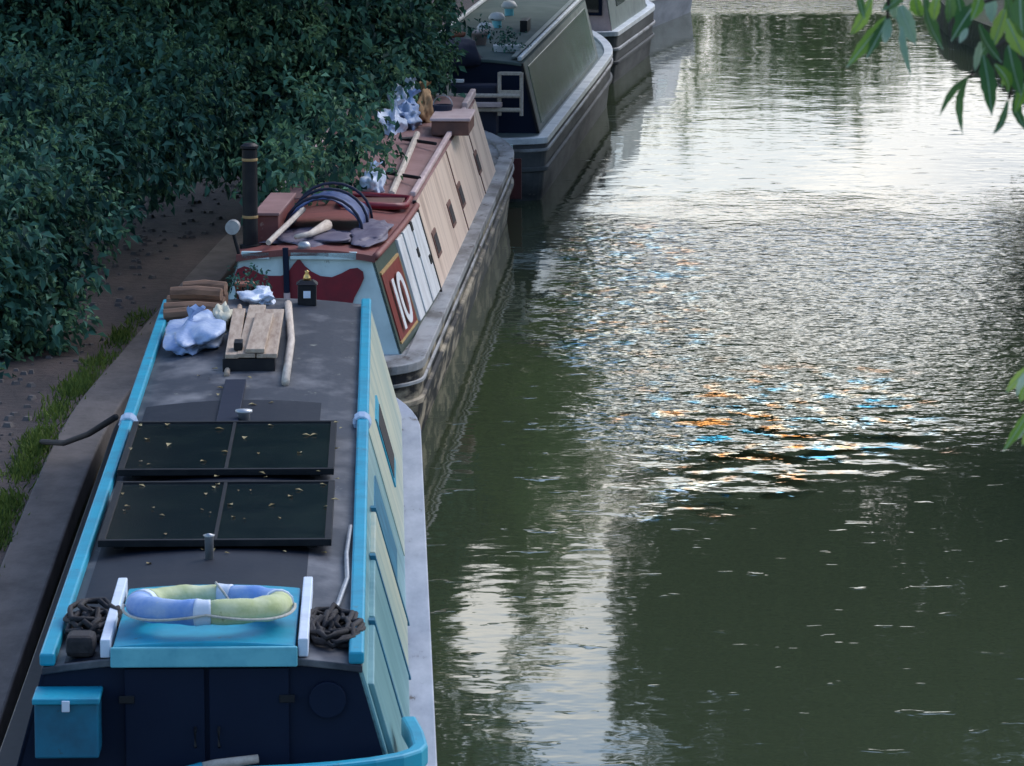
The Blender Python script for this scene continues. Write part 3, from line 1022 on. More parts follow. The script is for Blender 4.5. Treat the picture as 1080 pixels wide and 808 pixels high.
# timber stack, boat pole, plank
pn, pf = B1.px(266, 386, 1.62), B1.px(275, 328, 1.66)
t = thing('timber_stack', B1.w((pn.x + pf.x) / 2, (pn.y + pf.y) / 2, 1.575), RZ1, 'stack of weathered pale planks on the roof beside the blue sack', 'timber')
ln = (pf.y - pn.y)
yaw = math.atan2(pf.x - pn.x, ln)
for i, (x, w_, z, dl) in enumerate(((-.135, .085, .105, -.10), (-.03, .115, .110, .03), (.095, .13, .108, -.16), (.03, .12, .140, -.55))):
    MB().box((x, dl / 2, z), (w_, ln + dl, .028), Matrix.Rotation(-yaw + rng.uniform(-.018, .018), 3, 'Z')).build('plank', 'wood', t, bevel=.005)
for k, y in enumerate((-ln / 2 + .12, ln / 2 - .2)):
    MB().box((-.02, y, .045), (.33, .22, .088)).build('bearer', 'black', t, bevel=.004)
MB().box((-.09, -ln / 2 + .2, .15), (.055, .16, .05)).build('bracket', 'black', t, bevel=.005)
pn, pf = B1.px(301, 404, 1.60), B1.px(304, 318, 1.62)
o = MB().tube([(0, 0, .03), (.0, (pf.y - pn.y) * .5, .034), (pf.x - pn.x, pf.y - pn.y, .03)], .026, 10).build('boat_pole', 'palewood', None, smooth=True)
o.location, o.rotation_euler = B1.w(pn.x, pn.y, 1.575), (0, 0, RZ1)
tag(o, 'long pale round pole lying right of the timber stack', 'pole')
pn, pf = B1.px(239, 394, 1.60), B1.px(253, 322, 1.60)
o = MB().tube([(0, 0, .02), (pf.x - pn.x, pf.y - pn.y, .02)], .018, 10).build('boat_pole', 'wood', None, smooth=True)
o.location, o.rotation_euler = B1.w(pn.x, pn.y, 1.572), (0, 0, RZ1)
tag(o, 'thin brown pole lying between blue sack and timber stack', 'pole')


def bag(px, py, z, frame, rx, ry, rz, mat, name, label, cat, seed, rough=.22, flat=.5, parent_rz=0, sharp=1.6):
    p = frame.px(px, py, z)
    o = blob(seed, rx, ry, rz, rough, flat, sharp=sharp).build(name, mat, None, smooth=True)
    o.location = frame.w(p.x, p.y, z)
    o.rotation_euler = (0, 0, -frame.a + parent_rz)
    if name in ('carrier_bag', 'sack') and rz > .09:
        q = random.Random(seed)
        top = rz * (flat + .86)
        nk = MB()
        ax = q.uniform(-.3, .3) * rx
        nk.loft([[(ax + r_ * (1 + .25 * math.sin(3 * a + seed)) * math.cos(a) + lean, r_ * (1 + .25 * math.cos(4 * a)) * math.sin(a), top + z + .012 * math.sin(5 * a) * (z > .05)) for a in [2 * math.pi * k / 16 for k in range(16)]]
                 for r_, z, lean in ((.055, -.04, 0), (.016, .015, .005), (.014, .03, .01), (.045, .075, .03), (.058, .09, .04))], caps=False)
        nk.build('tied_neck', mat, o, smooth=True)
    return tag(o, label, cat)


bag(207, 362, 1.56, B1, .22, .80, .12, 'bagblue', 'sack', 'crumpled blue sack on the roof left of the timber stack', 'sack', 21, .26, .4, sharp=1.5)
bag(236, 345, 1.57, B1, .09, .35, .10, 'bagcream', 'cloth_bundle', 'cream crumpled cloth between the blue sack and timber', 'cloth', 22, .3, .5)
bag(275, 321, 1.565, B1, .13, .30, .085, 'bagwhite', 'carrier_bag', 'knotted white and blue bag behind the timber stack', 'bag', 23, .3, .5)
p = B1.px(207, 330, 1.56)
t = thing('log_pile', B1.w(p.x, p.y, 1.565), RZ1, 'small pile of brown split logs at the roof front corner', 'logs')
for k, (y, z, x0, x1, r_) in enumerate(((-.5, .05, -.20, .12, .05), (-.25, .05, -.21, .20, .055), (.05, .055, -.20, .19, .055), (.35, .05, -.17, .2, .05), (-.1, .14, -.17, .18, .05), (.2, .14, -.1, .2, .05))):
    MB().tube([(x0, y + .03 * k % .07, z), ((x0 + x1) / 2, y + .02, z + .008), (x1, y - .02, z)], [r_ * .9, r_, r_ * .92], 9).build('log', 'log', t)
# black lantern box with pale label, plant pot
p = B1.px(324, 322, 1.57)
t = thing('lantern', B1.w(p.x, p.y, 1.57), RZ1, 'square black lantern with pale pane at the roof front', 'lantern')
MB().box((0, 0, .075), (.13, .13, .15)).build('body', 'black', t, bevel=.008)
MB().box((0, -.068, .085), (.05, .008, .05)).build('pane', 'ringwhite', t)
MB().box((0, 0, .165), (.15, .15, .025), None, .6).build('cap', 'black', t)
MB().lathe([(.03, .178), (.025, .20), (.012, .23), (.016, .24), (0, .25)], n=12).build('finial', 'brass', t, smooth=True)
p = B1.px(262, 318, 1.56)
t = thing('potted_plant', B1.w(p.x - .02, p.y + .1, 1.53), RZ1, 'small dark green potted plant behind the white bag', 'plant')
MB().lathe([(.06, 0), (.08, .13), (.088, .13), (.088, .15), (.06, .15)], n=16).build('pot', 'terracotta', t, smooth=True)
foliage('foliage', 'leaf_a', [((0, 0, .17), (.085, .09, .05))], .04, 5, 31, t, 1.2)

# ---------- boat 2: red roofed narrowboat
b2 = thing('narrowboat', B2.o, -B2.a, 'red-roofed cream narrowboat with maroon motif on its mint end and a number ten panel', 'narrowboat', 'narrowboats moored along the towpath')
HW2, ZR2, CB2, LEN2 = .60, 1.47, .05, 12.3


def f2(z, y=9.0):
    return .83 + (.61 - .83) * (z - .70) / (ZR2 - .70) - .09 * max(0, 1 - y / 3.3) ** 1.6


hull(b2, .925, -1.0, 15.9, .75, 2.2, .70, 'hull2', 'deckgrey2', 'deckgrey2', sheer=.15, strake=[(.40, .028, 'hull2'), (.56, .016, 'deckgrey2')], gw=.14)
mb = MB()
rings = []
for k in range(8):
    y = -.02 + 3.37 * k / 7
    w_ = f2(ZR2, y) + .02
    xs = [-w_ + 2 * w_ * j / 12 for j in range(13)]
    rings.append([(x, y, arch(x, w_, ZR2, CB2)) for x in xs] + [(x, y, arch(x, w_, ZR2, CB2) - .05) for x in xs[::-1]])
mb.loft(rings).build('roof', 'redroof', b2)
rB = roof_slab(b2, HW2 + .01, ZR2 + .012, CB2, 3.36, LEN2, 'pinkroof', .05)
cabin_end(b2, 'end_bulkhead', 'mintpanel', 0.02, .05, lambda z: f2(z, 0.0), .68, ZR2, f2(ZR2, 0.0), CB2)
cabin_end(b2, 'front_bulkhead', 'cream2', LEN2 - .08, .05, f2, .68, ZR2, HW2, CB2)
cabin_panel(b2, 'cabin_side', 'cream2', 1, 3.34, LEN2, .70, ZR2 + .002, f2)
for ya, yb in ((.02, 1.26), (1.26, 2.3), (2.3, 3.3)):
    cabin_panel(b2, 'cabin_side', 'dkgreen', 1, ya, yb, .70, ZR2 - .01, f2)
cabin_panel(b2, 'cabin_side', 'dkgreen', -1, .02, LEN2, .70, ZR2 - .01, f2)
# red number panel with gold lines
np_ = cabin_panel(b2, 'number_panel', 'rednum', 1, .12, 1.25, .78, 1.31, f2, .010)
for za, zb in ((.765, .785), (1.305, 1.325)):
    cabin_panel(b2, 'gold_line', 'gold', 1, .10, 1.27, za, zb, f2, .014, parent=np_)
cabin_panel(b2, 'gold_line', 'gold', 1, 1.25, 1.27, .786, 1.304, f2, .014, parent=np_)
# the figures 1 0, painted tall
slope = math.atan((.61 - .83) / (ZR2 - .70))


def fig(txt, ya, size, sx):
    cu = bpy.data.curves.new('number', 'FONT')
    cu.body = txt
    cu.size = size
    cu.extrude = .002
    cu.offset = .006
    o = link('number', cu, np_)
    z = .845
    m_ = Matrix.Translation((f2(z, ya + .12) + .022, ya, z)) @ Matrix.Rotation(-.07, 4, 'Z') @ Matrix.Rotation(slope, 4, 'Y') @ Matrix.Rotation(R(90), 4, 'Z') @ Matrix.Rotation(R(90), 4, 'X') @ Matrix.Diagonal((sx, 1, 1, 1))
    o.matrix_local = m_
    bpy.context.view_layer.update()
    me = bpy.data.meshes.new_from_object(o.evaluated_get(bpy.context.evaluated_depsgraph_get()))
    me.materials.clear()
    me.materials.append(M['white'])
    bpy.data.objects.remove(o)
    o = link('number', me, np_)
    o.matrix_local = m_
    return o


fig('1', .20, .58, 1.5)
fig('0', .58, .58, 1.45)
# white side doors
for ya, yb in ((1.36, 1.72), (1.82, 2.38), (2.48, 3.18)):
    d_ = cabin_panel(b2, 'side_door', 'white', 1, ya, yb, .76, 1.42, f2, .026, .03, .006)
for y, z in ((2.3, 1.15), (3.0, 1.0), (2.35, 1.36)):
    cabin_panel(b2, 'hinge', 'black', 1, y, y + .12, z, z + .07, f2, .034, .03)
cabin_panel(b2, 'seam_strip', 'black', 1, 3.29, 3.35, .71, ZR2 + .03, f2, .02, .03)
for y in (3.95, 6.0, 7.45, 10.2):
    w_ = cabin_panel(b2, 'window', 'rust', 1, y, y + .40, .92, 1.14, f2, .012, .02, .004)
    cabin_panel(b2, 'pane', 'rubber', 1, y + .04, y + .36, .955, 1.105, f2, .016, parent=w_)
for y in (7.4, 10.3):
    cabin_panel(b2, 'seam_strip', 'rust', 1, y, y + .04, .72, ZR2, f2, .008)
handrail(b2, .585, 3.45, LEN2 - 1.6, ZR2 + .045, 'pink', .05, .045)
handrail(b2, .585, LEN2 - 1.5, LEN2, ZR2 + .045, 'pink', .06, .08)
handrail(b2, -.585, 3.45, LEN2, ZR2 + .045, 'pink', .05, .045)
# rounded red lip round the near roof
lip = []
for k in range(14):
    y = -.01 + 3.3 * k / 13
    lip.append((f2(ZR2, y) + .02, y, ZR2 - .01))
MB().tube(lip, .028, 8).build('roof_lip', 'redroof', b2, smooth=True)
# maroon motif on the end board
mot = [(247, 283), (250, 277), (257, 274), (264, 276), (272, 281), (283, 284), (296, 284), (303, 281), (309, 272), (315, 265), (321, 273), (328, 279), (338, 284),
       (350, 285), (360, 281), (369, 276), (377, 275), (383, 279), (384, 286), (380, 295), (374, 306), (369, 322), (300, 322), (290, 312), (276, 303), (262, 299), (250, 293)]
mp = []
for (x, y) in mot:
    q = B2.l(atd(x, y, B2.w(0, 0).y))
    mp.append((q.x, q.z - .055))
MB().prism(mp, lambda p, s_: (p[0], .018 - .014 * s_, p[1])).build('motif', 'maroon', b2)
q = B2.l(atd(304, 290, B2.w(0, 0).y))
MB().tube([(q.x, -.02, .72), (q.x - .01, -.02, 1.18), ], .026, 10).build('door_post', 'pink', b2)
MB().tube([(q.x - .01, -.02, 1.18), (q.x - .02, -.01, ZR2 + .06)], .024, 10).build('door_post', 'navy', b2)
for x0, x1 in ((-.50, -.28), (-.12, .40)):
    MB().box(((x0 + x1) / 2, .0, ZR2 + .0), (x1 - x0, .04, .06)).build('coaming', 'mintpanel', b2, bevel=.006)
MB().lathe([(.05, 0), (.05, .04), (.035, .06), (.0, .065)], (q.x + .12, .05, ZR2 + .04), 14).build('horn', 'galv', b2, smooth=True)
q = B2.l(atd(245, 240, B2.w(-.5, 0).y))
MB().tube([(q.x, .08, q.z), (q.x, -.02, q.z)], .055, 18).build('headlamp', 'galv', b2)
MB().tube([(q.x, .03, q.z - .03), (q.x + .05, .04, ZR2 - .02)], .015, 8).build('lamp_bracket', 'black', b2)
# chimney
c = B2.px(262, 262, 1.49)
ch = MB().lathe([(.085, -.02), (.085, .03), (.060, .035), (.060, .78), (.0, .78)], (c.x, c.y + .15, 1.47), 20).build('chimney', 'black', b2)
for z in (.24, .69):
    MB().lathe([(.061, z), (.063, z + .004), (.063, z + .018), (.061, z + .022)], (c.x, c.y + .15, 1.47), 20).build('brass_band', 'gold', ch)
MB().lathe([(.045, .78), (.070, .79), (.070, .81), (.04, .83), (0, .83)], (c.x, c.y + .15, 1.47), 20).build('cap', 'black', ch)
# red roof locker
lk = MB().box((-.36, 1.2, 1.60), (.19, 1.3, .22)).build('roof_locker', 'redroof', b2, bevel=.01)
MB().box((-.36, 1.2, 1.722), (.21, 1.35, .025)).build('lid', 'pinkroof', lk, bevel=.006)
# hatch frame on the red roof
hf = MB()
hf.tube([(.02, 2.75, 1.55), (.05, 2.55, 1.56), (.50, 2.5, 1.55), (.58, 2.7, 1.53), (.58, 3.2, 1.53), (.05, 3.25, 1.56), (.02, 2.75, 1.55)], .03, 8)
hf.build('hatch_frame', 'maroon', b2, smooth=True)
MB().box((.31, 2.9, 1.525), (.46, .6, .03)).build('hatch_lid', 'rust', b2, bevel=.008)


# ---------- things on boat 2
def on(frame, x, y, z):
    return frame.w(x, y, z)


# folded blue tarpaulin arched over hoops
p = B2.px(345, 245, 1.52)
t = thing('tarpaulin', B2.w(p.x - .03, p.y + .5, 1.50), -B2.a, 'dark blue tarpaulin bent over hoops on the red roof', 'tarpaulin')
rings = []
for i in range(7):
    y = -.5 + i / 6 * .9
    rings.append([(.30 * math.cos(a), y + .05 * math.sin(7 * a + i), .02 + (.27 - .05 * i / 6) * math.sin(a) + .014 * math.sin(5 * a + i * 2)) for a in [math.pi * k / 12 for k in range(13)]])
sh = MB().loft(rings, caps=False, closed=False).build('sheet', 'tarpblue', t, smooth=True)
sm = sh.modifiers.new('thick', 'SOLIDIFY')
sm.thickness = .012
for y in (-.52, .0, .4):
    MB().tube([(.315 * math.cos(a), y, .02 + .29 * math.sin(a)) for a in [math.pi * k / 12 for k in range(13)]], .012, 8).build('hoop', 'canvas', t, smooth=True)
bag(330, 252, 1.51, B2, .42, .55, .05, 'tarppurple', 'cloth_heap', 'purple grey crumpled cloth spread on the red roof before the tarpaulin', 'cloth', 41, .3, .25, sharp=1.5)
bag(392, 246, 1.51, B2, .17, .9, .045, 'tarppurple', 'cloth_heap', 'purple grey cloth trailing to the right edge of the red roof', 'cloth', 47, .25, .25, sharp=1.3)
p0, p1 = B2.px(283, 256, 1.56), B2.px(320, 226, 1.66)
o = MB().tube([(p0.x, p0.y, 1.56), ((p0.x + p1.x) / 2, (p0.y + p1.y) / 2, 1.63), (p1.x, p1.y, 1.70)], .022, 8).build('timber_prop', 'palewood', None)
o.location, o.rotation_euler = B2.o, (0, 0, -B2.a)
tag(o, 'pale wooden stick propped against the blue tarpaulin', 'stick')
p0, p1 = B2.px(312, 250, 1.58), B2.px(345, 240, 1.58)
o = MB().tube([(p0.x, p0.y, 1.58), ((p0.x + p1.x) / 2, p0.y + .15, 1.585), (p1.x, p1.y, 1.60)], [.02, .024, .045], 10).build('mallet', 'palewood', None, smooth=True)
o.location, o.rotation_euler = B2.o, (0, 0, -B2.a)
tag(o, 'pale wooden mallet with round head on the purple cloth', 'mallet')
bag(393, 204, 1.52, B2, .125, .35, .125, 'bagwhite', 'carrier_bag', 'full white plastic bag on the roof behind the tarpaulin', 'bag', 51, .2, .55)
bag(412, 140, 1.52, B2, .15, .5, .17, 'bagwhite', 'carrier_bag', 'bulging white plastic bag under the leaves at left of the bag heap', 'bag', 52, .3, .5)
bag(432, 134, 1.52, B2, .13, .5, .20, 'bagblue', 'carrier_bag', 'blue plastic bag in the middle of the bag heap', 'bag', 53, .3, .5)
bag(425, 127, 1.54, B2, .16, .5, .24, 'bagwhite', 'carrier_bag', 'tall pale bag at the back of the bag heap', 'bag', 54, .35, .5)
bag(448, 128, 1.52, B2, .10, .4, .22, 'orange', 'sack', 'tan brown sack right of the plastic bags', 'sack', 55, .25, .5)
p = B2.px(467, 134, 1.52)
t = thing('bucket', B2.w(p.x, p.y, 1.52), -B2.a, 'dark bucket standing right of the tan sack', 'bucket')
MB().lathe([(.07, 0), (.095, .20), (.10, .20), (.10, .22), (.08, .22), (.075, .18), (0, .17)], n=18).build('body', 'canvas', t)
MB().tube([(.095 * math.cos(a), 0, .21 + .10 * math.sin(a)) for a in [math.pi * k / 10 for k in range(11)]], .005, 6).build('handle', 'galv', t)
p = B2.px(478, 141, 1.52)
t = thing('storage_box', B2.w(p.x - .02, p.y + .3, 1.515), -B2.a, 'low pink-lidded box at the far end of the roof', 'box')
MB().box((0, 0, .07), (.36, .9, .14)).build('body', 'rust', t, bevel=.01)
MB().box((0, 0, .155), (.39, .94, .03)).build('lid', 'pink', t, bevel=.008)
p0, p1 = B2.px(413, 205, 1.56), B2.px(440, 142, 1.56)
o = MB().tube([(p0.x, p0.y, 1.56), (p1.x, p1.y, 1.565)], .03, 8).build('boat_pole', 'palewood', None)
o.location, o.rotation_euler = B2.o, (0, 0, -B2.a)
tag(o, 'pale pole lying along the left of the pink roof', 'pole')
for (px, py, lab) in ((425, 188, 'dark iron mooring pin on the pink roof nearer the white bag'), (443, 152, 'dark iron mooring pin on the pink roof nearer the bag heap')):
    p = B2.px(px, py, 1.54)
    t = thing('mooring_pin', B2.w(p.x, p.y, 1.545), -B2.a + R(40), lab, 'mooring pin', 'mooring pins on the red boat')
    MB().tube([(0, -.25, .02), (0, .25, .02)], .016, 8).build('shaft', 'black', t)
    MB().tube([(-.08, .2, .03), (.08, .2, .03)], .016, 8).build('crossbar', 'black', t)

# ---------- boat 3: green and silver narrowboat
b3 = thing('narrowboat', B3.o, -B3.a, 'green and silver narrowboat with dark stern, pale rails and white roof vents', 'narrowboat', 'narrowboats moored along the towpath')
HW3, ZR3, CB3, LEN3 = .66, 1.50, .05, 9.7
f3 = lambda z: .86 + (.67 - .86) * (z - .70) / (ZR3 - .70)
hull(b3, 1.0, -.9, 12.5, .35, 2.5, .70, 'hull_silver', 'silverrail', 'grey3', strake=[(.58, .02, 'deckgrey2'), (.36, .03, 'hull_silver')], gw=.10)
roof_slab(b3, HW3 + .012, ZR3, CB3, 0, LEN3, 'roof3')
cabin_end(b3, 'stern_bulkhead', 'navy', 0.02, .05, f3, .68, ZR3, HW3, CB3)
cabin_end(b3, 'front_bulkhead', 'grey3', LEN3 - .08, .05, f3, .68, ZR3, HW3, CB3)
cabin_panel(b3, 'cabin_side', 'grey3', 1, .02, LEN3, .70, ZR3 - .01, f3)
cabin_panel(b3, 'cabin_side', 'green3', -1, .02, LEN3, .70, ZR3 - .01, f3)
cabin_panel(b3, 'side_panel', 'green3', 1, .55, LEN3 - .4, .76, 1.42, f3, .008, .02, .004)
cabin_panel(b3, 'corner_trim', 'black', 1, .0, .10, .70, ZR3, f3, .012, .03)
for s in (-1, 1):
    handrail(b3, s * .64, 0.05, LEN3 - .1, ZR3 + .02, 'silverrail', .05, .05)
MB().box((.56, LEN3 / 2, ZR3 + .05), (.06, LEN3 - .4, .02)).build('roof_edge_trim', 'grey3', b3)
for k, (px, py) in enumerate(((512, 41), (524, 30), (537, 17))):
    p = B3.px(px, py, 1.54)
    v_ = MB().lathe([(.06, 0), (.06, .12), (.05, .13), (.0, .13)], (p.x, p.y, 1.53), 18).build('roof_vent', 'turq_pale', b3, smooth=False)
    MB().lathe([(.04, .10), (.10, .12), (.105, .15), (.07, .20), (.0, .215)], (p.x, p.y, 1.53), 20).build('vent_cap', 'white', v_, smooth=True)
p = B3.px(554, 33, 1.53)
MB().box((p.x, p.y, 1.60), (.09, .5, .16)).build('flue_box', 'black', b3, bevel=.006)
# stern: mint transom board over dark red, pale rails
MB().box((0, -.93, .60), (1.3, .035, .14)).build('transom_board', 'mintpanel', b3, bevel=.006)
MB().box((0, -.915, .28), (1.5, .03, .46)).build('transom', 'dkred', b3, bevel=.006)
fr = MB()
yR = -.55
for z in (1.02, 1.18):
    fr.tube([(-.40, yR, z), (.70, yR, z)], .024, 8)
for x in (-.10, ):
    fr.tube([(x + .08, yR, .70), (x - .04, yR, 1.42)], .024, 8)
fr.build('stern_rail', 'palewood', b3)
lad = MB()
for x in (.46, .71):
    lad.tube([(x, yR + .05, .95), (x + .0, yR + .06, 1.44)], .022, 8)
for z in (1.02, 1.22, 1.43):
    lad.box((.585, yR + .045, z), (.25, .05, .035))
lad.build('side_rail', 'palewood', b3)
MB().box((-.12, yR, 1.345), (.36, .10, .035)).build('seat_board', 'white', b3, bevel=.006)
MB().box((.30, yR - .06, 1.085), (.40, .10, .05)).build('seat_board', 'pink', b3, bevel=.006)
MB().box((-.1, -.30, 1.0), (1.05, .3, .58)).build('stern_locker', 'canvas', b3, bevel=.03)
# dark canvas cover folded on the roof end, pots
p = B3.px(510, 62, 1.5)
o = blob(61, .52, .55, .23, .16, .35).build('canvas_cover', 'canvas', None, smooth=True)
o.location, o.rotation_euler = B3.w(-.28, .12, 1.46), (0, 0, -B3.a)
tag(o, 'folded dark navy canvas cover heaped on the green boat stern', 'cover')
for (px, py, lab, mt, sd) in ((505, 48, 'pinkish flower pot on the dark canvas beside the white vents', 'pink', 3), (480, 50, 'terracotta flower pot at the left end of the green roof', 'terracotta', 4)):
    p = B3.px(px, py, 1.55)
    t = thing('flower_pot', B3.w(p.x, p.y + .1, 1.55), 0, lab, 'flower pot', 'flower pots on the green boat')
    MB().lathe([(.07, 0), (.10, .13), (.115, .13), (.115, .17), (.09, .17)], n=16).build('pot', mt, t, smooth=True)
    foliage('foliage', 'leaf_a', [((0, 0, .20), (.09, .09, .05))], .05, 4, 70 + sd, t)
p = B3.px(535, 55, 1.53)
t = thing('potted_plant', B3.w(p.x, p.y, 1.535), 0, 'low green plant in a white tray on the green roof corner', 'plant')
MB().box((0, 0, .04), (.30, .2, .08), None, 1.1).build('tray', 'white', t, bevel=.006)
foliage('foliage', 'leaf_a', [((0, 0, .12), (.15, .12, .08))], .05, 5, 77, t)

# ---------- boat 4, boat 5
b4 = thing('narrowboat', B4.o, -B4.a, 'grey narrowboat with pink-white stern panel and dark window beyond the green boat', 'narrowboat', 'narrowboats moored along the towpath')
HW4, ZR4, LEN4 = .79, 1.52, 4.6
f4 = lambda z: .92 + (.80 - .92) * (z - .72) / (ZR4 - .72)
hull(b4, 1.0, -.2, 6.0, .3, 1.2, .74, 'hull_silver', 'silverrail', 'grey3', strake=[(.50, .025, 'deckgrey2'), (.30, .03, 'hull_silver')], sheer=.1, gw=.10)
roof_slab(b4, HW4 + .012, ZR4, .05, 0.1, LEN4, 'roof3')
cabin_end(b4, 'stern_bulkhead', 'pink', 0.12, .05, f4, .70, ZR4, HW4, .05)
cabin_end(b4, 'front_bulkhead', 'grey3', LEN4 - .08, .05, f4, .70, ZR4, HW4, .05)
for s in (-1, 1):
    cabin_panel(b4, 'cabin_side', 'grey3', s, .12, LEN4, .72, ZR4 - .01, f4)
    handrail(b4, s * .64, .2, LEN4 - .1, ZR4 + .02, 'silverrail')
w_ = MB().box((.40, .105, 1.22), (.74, .03, .48)).build('stern_window', 'navy', b4, bevel=.006)
MB().box((.40, .085, 1.22), (.64, .02, .38)).build('pane', 'glass', w_)
cabin_panel(b4, 'side_window', 'glass', 1, 1.0, 2.0, 1.05, 1.33, f4, .01)
MB().box((.1, -.215, .36), (1.5, .03, .66)).build('transom', 'black', b4, bevel=.006)
b5 = thing('narrowboat', B5.o, -B5.a, 'farthest narrowboat in pale blue and white, cut by the top edge of the view', 'narrowboat', 'narrowboats moored along the towpath')
hull(b5, .95, -.2, 9.0, .3, 2.0, .72, 'blueboat', 'silverrail', 'grey3', strake=[(.5, .03, 'silverrail')])
f5 = lambda z: .82 + (.66 - .82) * (z - .72) / (ZR4 - .72)
roof_slab(b5, .66, ZR4, .05, 0.1, 7.0, 'roof3')
cabin_end(b5, 'stern_bulkhead', 'blueboat', 0.12, .05, f5, .70, ZR4, .65, .05)
cabin_end(b5, 'front_bulkhead', 'blueboat', 6.92, .05, f5, .70, ZR4, .65, .05)
for s in (-1, 1):
    cabin_panel(b5, 'cabin_side', 'white', s, .12, 7.0, .72, ZR4 - .01, f5)
MB().box((.2, -.21, .42), (.42, .03, .42)).build('transom_panel', 'navy', b5)
w_ = MB().box((.1, .105, 1.2), (.7, .03, .4)).build('stern_window', 'navy', b5)
for y in (1, 3, 5):
    cabin_panel(b5, 'side_window', 'glass', 1, y, y + .9, 1.05, 1.33, f5, .01)

# mooring line from boat 1 to the bank
p0 = at(122, 440, 1.55)
p1 = at(100, 452, .95)
p2 = at(44, 466, BZ + .05)
o = MB().tube([p0, p0.lerp(p2, .33) - Vector((0, 0, .05)), p0.lerp(p2, .66) - Vector((0, 0, .06)), p2], .020, 8).build('mooring_rope', 'rubber', None, smooth=True)
tag(o, 'dark mooring rope slanting from the front boat to the towpath', 'rope')

# ------------------------------------------------------------------ vegetation on the towpath side (in view)
def PXL(px, py, Y, rpx, ry=None, rz=None):
    """lobe seen at a pixel at distance Y with radius in pixels"""
    c = atd(px, py, Y)
    s = Y / FPX
    return ((c.x, c.y, c.z), (rpx * s, ry or rpx * s * 1.1, (rz or rpx) * s))


def shrub(label, base, lobes, seed, mat='leaf_a', leaf=.11, name='shrub', cat='shrub', group='shrubs beside the towpath', dens=1.0, small='leaf_g'):
    t = thing(name, base, 0, label, cat, group)
    b_ = Vector(base)
    rr_ = random.Random(seed)
    st = MB()
    for c, r_ in lobes[:7]:
        tip = Vector(c) - b_
        limb(st, [(rr_.uniform(-.1, .1), rr_.uniform(-.1, .1), -.05), tip * .5 + Vector((0, 0, .15 * tip.length)), tip], .045, .012, .04, rr_)
    st.build('stem', 'bark', t)
    ll = [(tuple(Vector(c) - b_), r_) for c, r_ in lobes]
    foliage('foliage', mat, ll, leaf, 7, seed, t, dens)
    if small:
        foliage('foliage', small, ll, leaf * .62, 9, seed + 7, t, dens * .45, shell=.25)
    return t


shrub('dense dark shrub at the lower left beside the towpath', (-4.7, 35.2, BZ),
      [PXL(-70, 350, 35, 85), PXL(-5, 300, 35.5, 72), PXL(42, 320, 35.2, 40), PXL(0, 225, 36, 80), PXL(62, 235, 36, 50), PXL(-60, 260, 35, 95), PXL(25, 360, 35, 30), PXL(-40, 390, 34, 35)], 101)
shrub('dark leafy shrub overhanging the path bend behind the lower left shrub', (-4.9, 41, BZ),
      [PXL(85, 165, 39.5, 66), PXL(150, 160, 40.5, 44), PXL(40, 150, 39, 85), PXL(140, 110, 41, 75), PXL(195, 145, 41.5, 36), PXL(200, 105, 42, 56), PXL(0, 140, 38, 85)], 102)
# the big overhanging tree
def tree(label, base, lobes, seed, mat, leaf, trunk_r, top, name='overhanging_tree', cat='tree', group=None, dens=1.0, per=7, limbs=8, keep=None, small=None):
    t = thing(name, base, 0, label, cat, group)
    b_ = Vector(base)
    rr_ = random.Random(seed)
    tk = MB()
    top = Vector(top)
    limb(tk, [(0, 0, -.1), top * .5 + Vector((.1, 0, 0)), top], trunk_r, trunk_r * .45, .06, rr_)
    for c, r_ in rr_.sample([q for q in lobes if q[0][1] > base[1] - 5.5], min(limbs, len([q for q in lobes if q[0][1] > base[1] - 5.5]))):
        tip = Vector(c) - b_
        st_ = top * rr_.uniform(.55, .98)
        limb(tk, [st_, st_.lerp(tip, .5) + Vector((0, 0, .12 * (tip - st_).length)), tip], trunk_r * .38, .02, .08, rr_)
    tk.build('trunk', 'bark', t)
    kf = None if keep is None else (lambda P: keep(P + np.array(b_)))
    foliage('crown', mat, [(tuple(Vector(c) - b_), r_) for c, r_ in lobes], leaf, per, seed, t, dens, keep=kf)
    if small:
        foliage('crown', small, [(tuple(Vector(c) - b_), r_) for c, r_ in lobes], leaf * .62, 9, seed + 7, t, dens * .45, shell=.25)
    return t


tree('big dark green tree overhanging the red-roofed boat from the towpath', (-5.6, 46, BZ),
     [PXL(40, 60, 42, 110), PXL(140, 50, 43, 95), PXL(250, 60, 44, 95), PXL(330, 60, 45, 95), PXL(390, 50, 45.5, 72), PXL(424, 42, 46, 46), PXL(300, 135, 44, 55), PXL(355, 130, 44.5, 62),
      PXL(245, 125, 43.5, 55), PXL(310, 178, 36.3, 26), PXL(350, 170, 37, 27), PXL(388, 160, 37.8, 20), PXL(283, 180, 36.2, 22), PXL(330, 138, 38, 38), PXL(372, 128, 39, 30), PXL(410, 82, 43, 26), PXL(448, 62, 46.5, 22),
      PXL(80, -40, 43, 120), PXL(220, -50, 44.5, 120), PXL(350, -50, 46, 110), PXL(405, -40, 47, 75), PXL(-60, 30, 42, 120),
      PXL(150, -150, 45, 130), PXL(300, -160, 46, 130), PXL(20, -140, 44, 120), PXL(400, -130, 48, 90)],
     201, 'leaf_b', .115, .2, (.6, -.6, 3.6), limbs=12, small='leaf_g')
tree('unseen tall tree added behind the upper left shrubs to shade the roof', (-7.5, 42, 1.0),
     [lob_ for lob_ in [((-6.5 + 1.35 * (k % 5) + .3 * math.sin(k), 41 + 1.7 * (k // 5), 5.4 + 1.5 * ((k * 7) % 4) + .3 * math.cos(k)), (1.5, 1.5, 1.3)) for k in range(20)]],
     202, 'leaf_b', .16, .25, (.3, .3, 4.8), limbs=10, dens=.8)  # unseen crown added high up to shade the roof and darken panel reflections

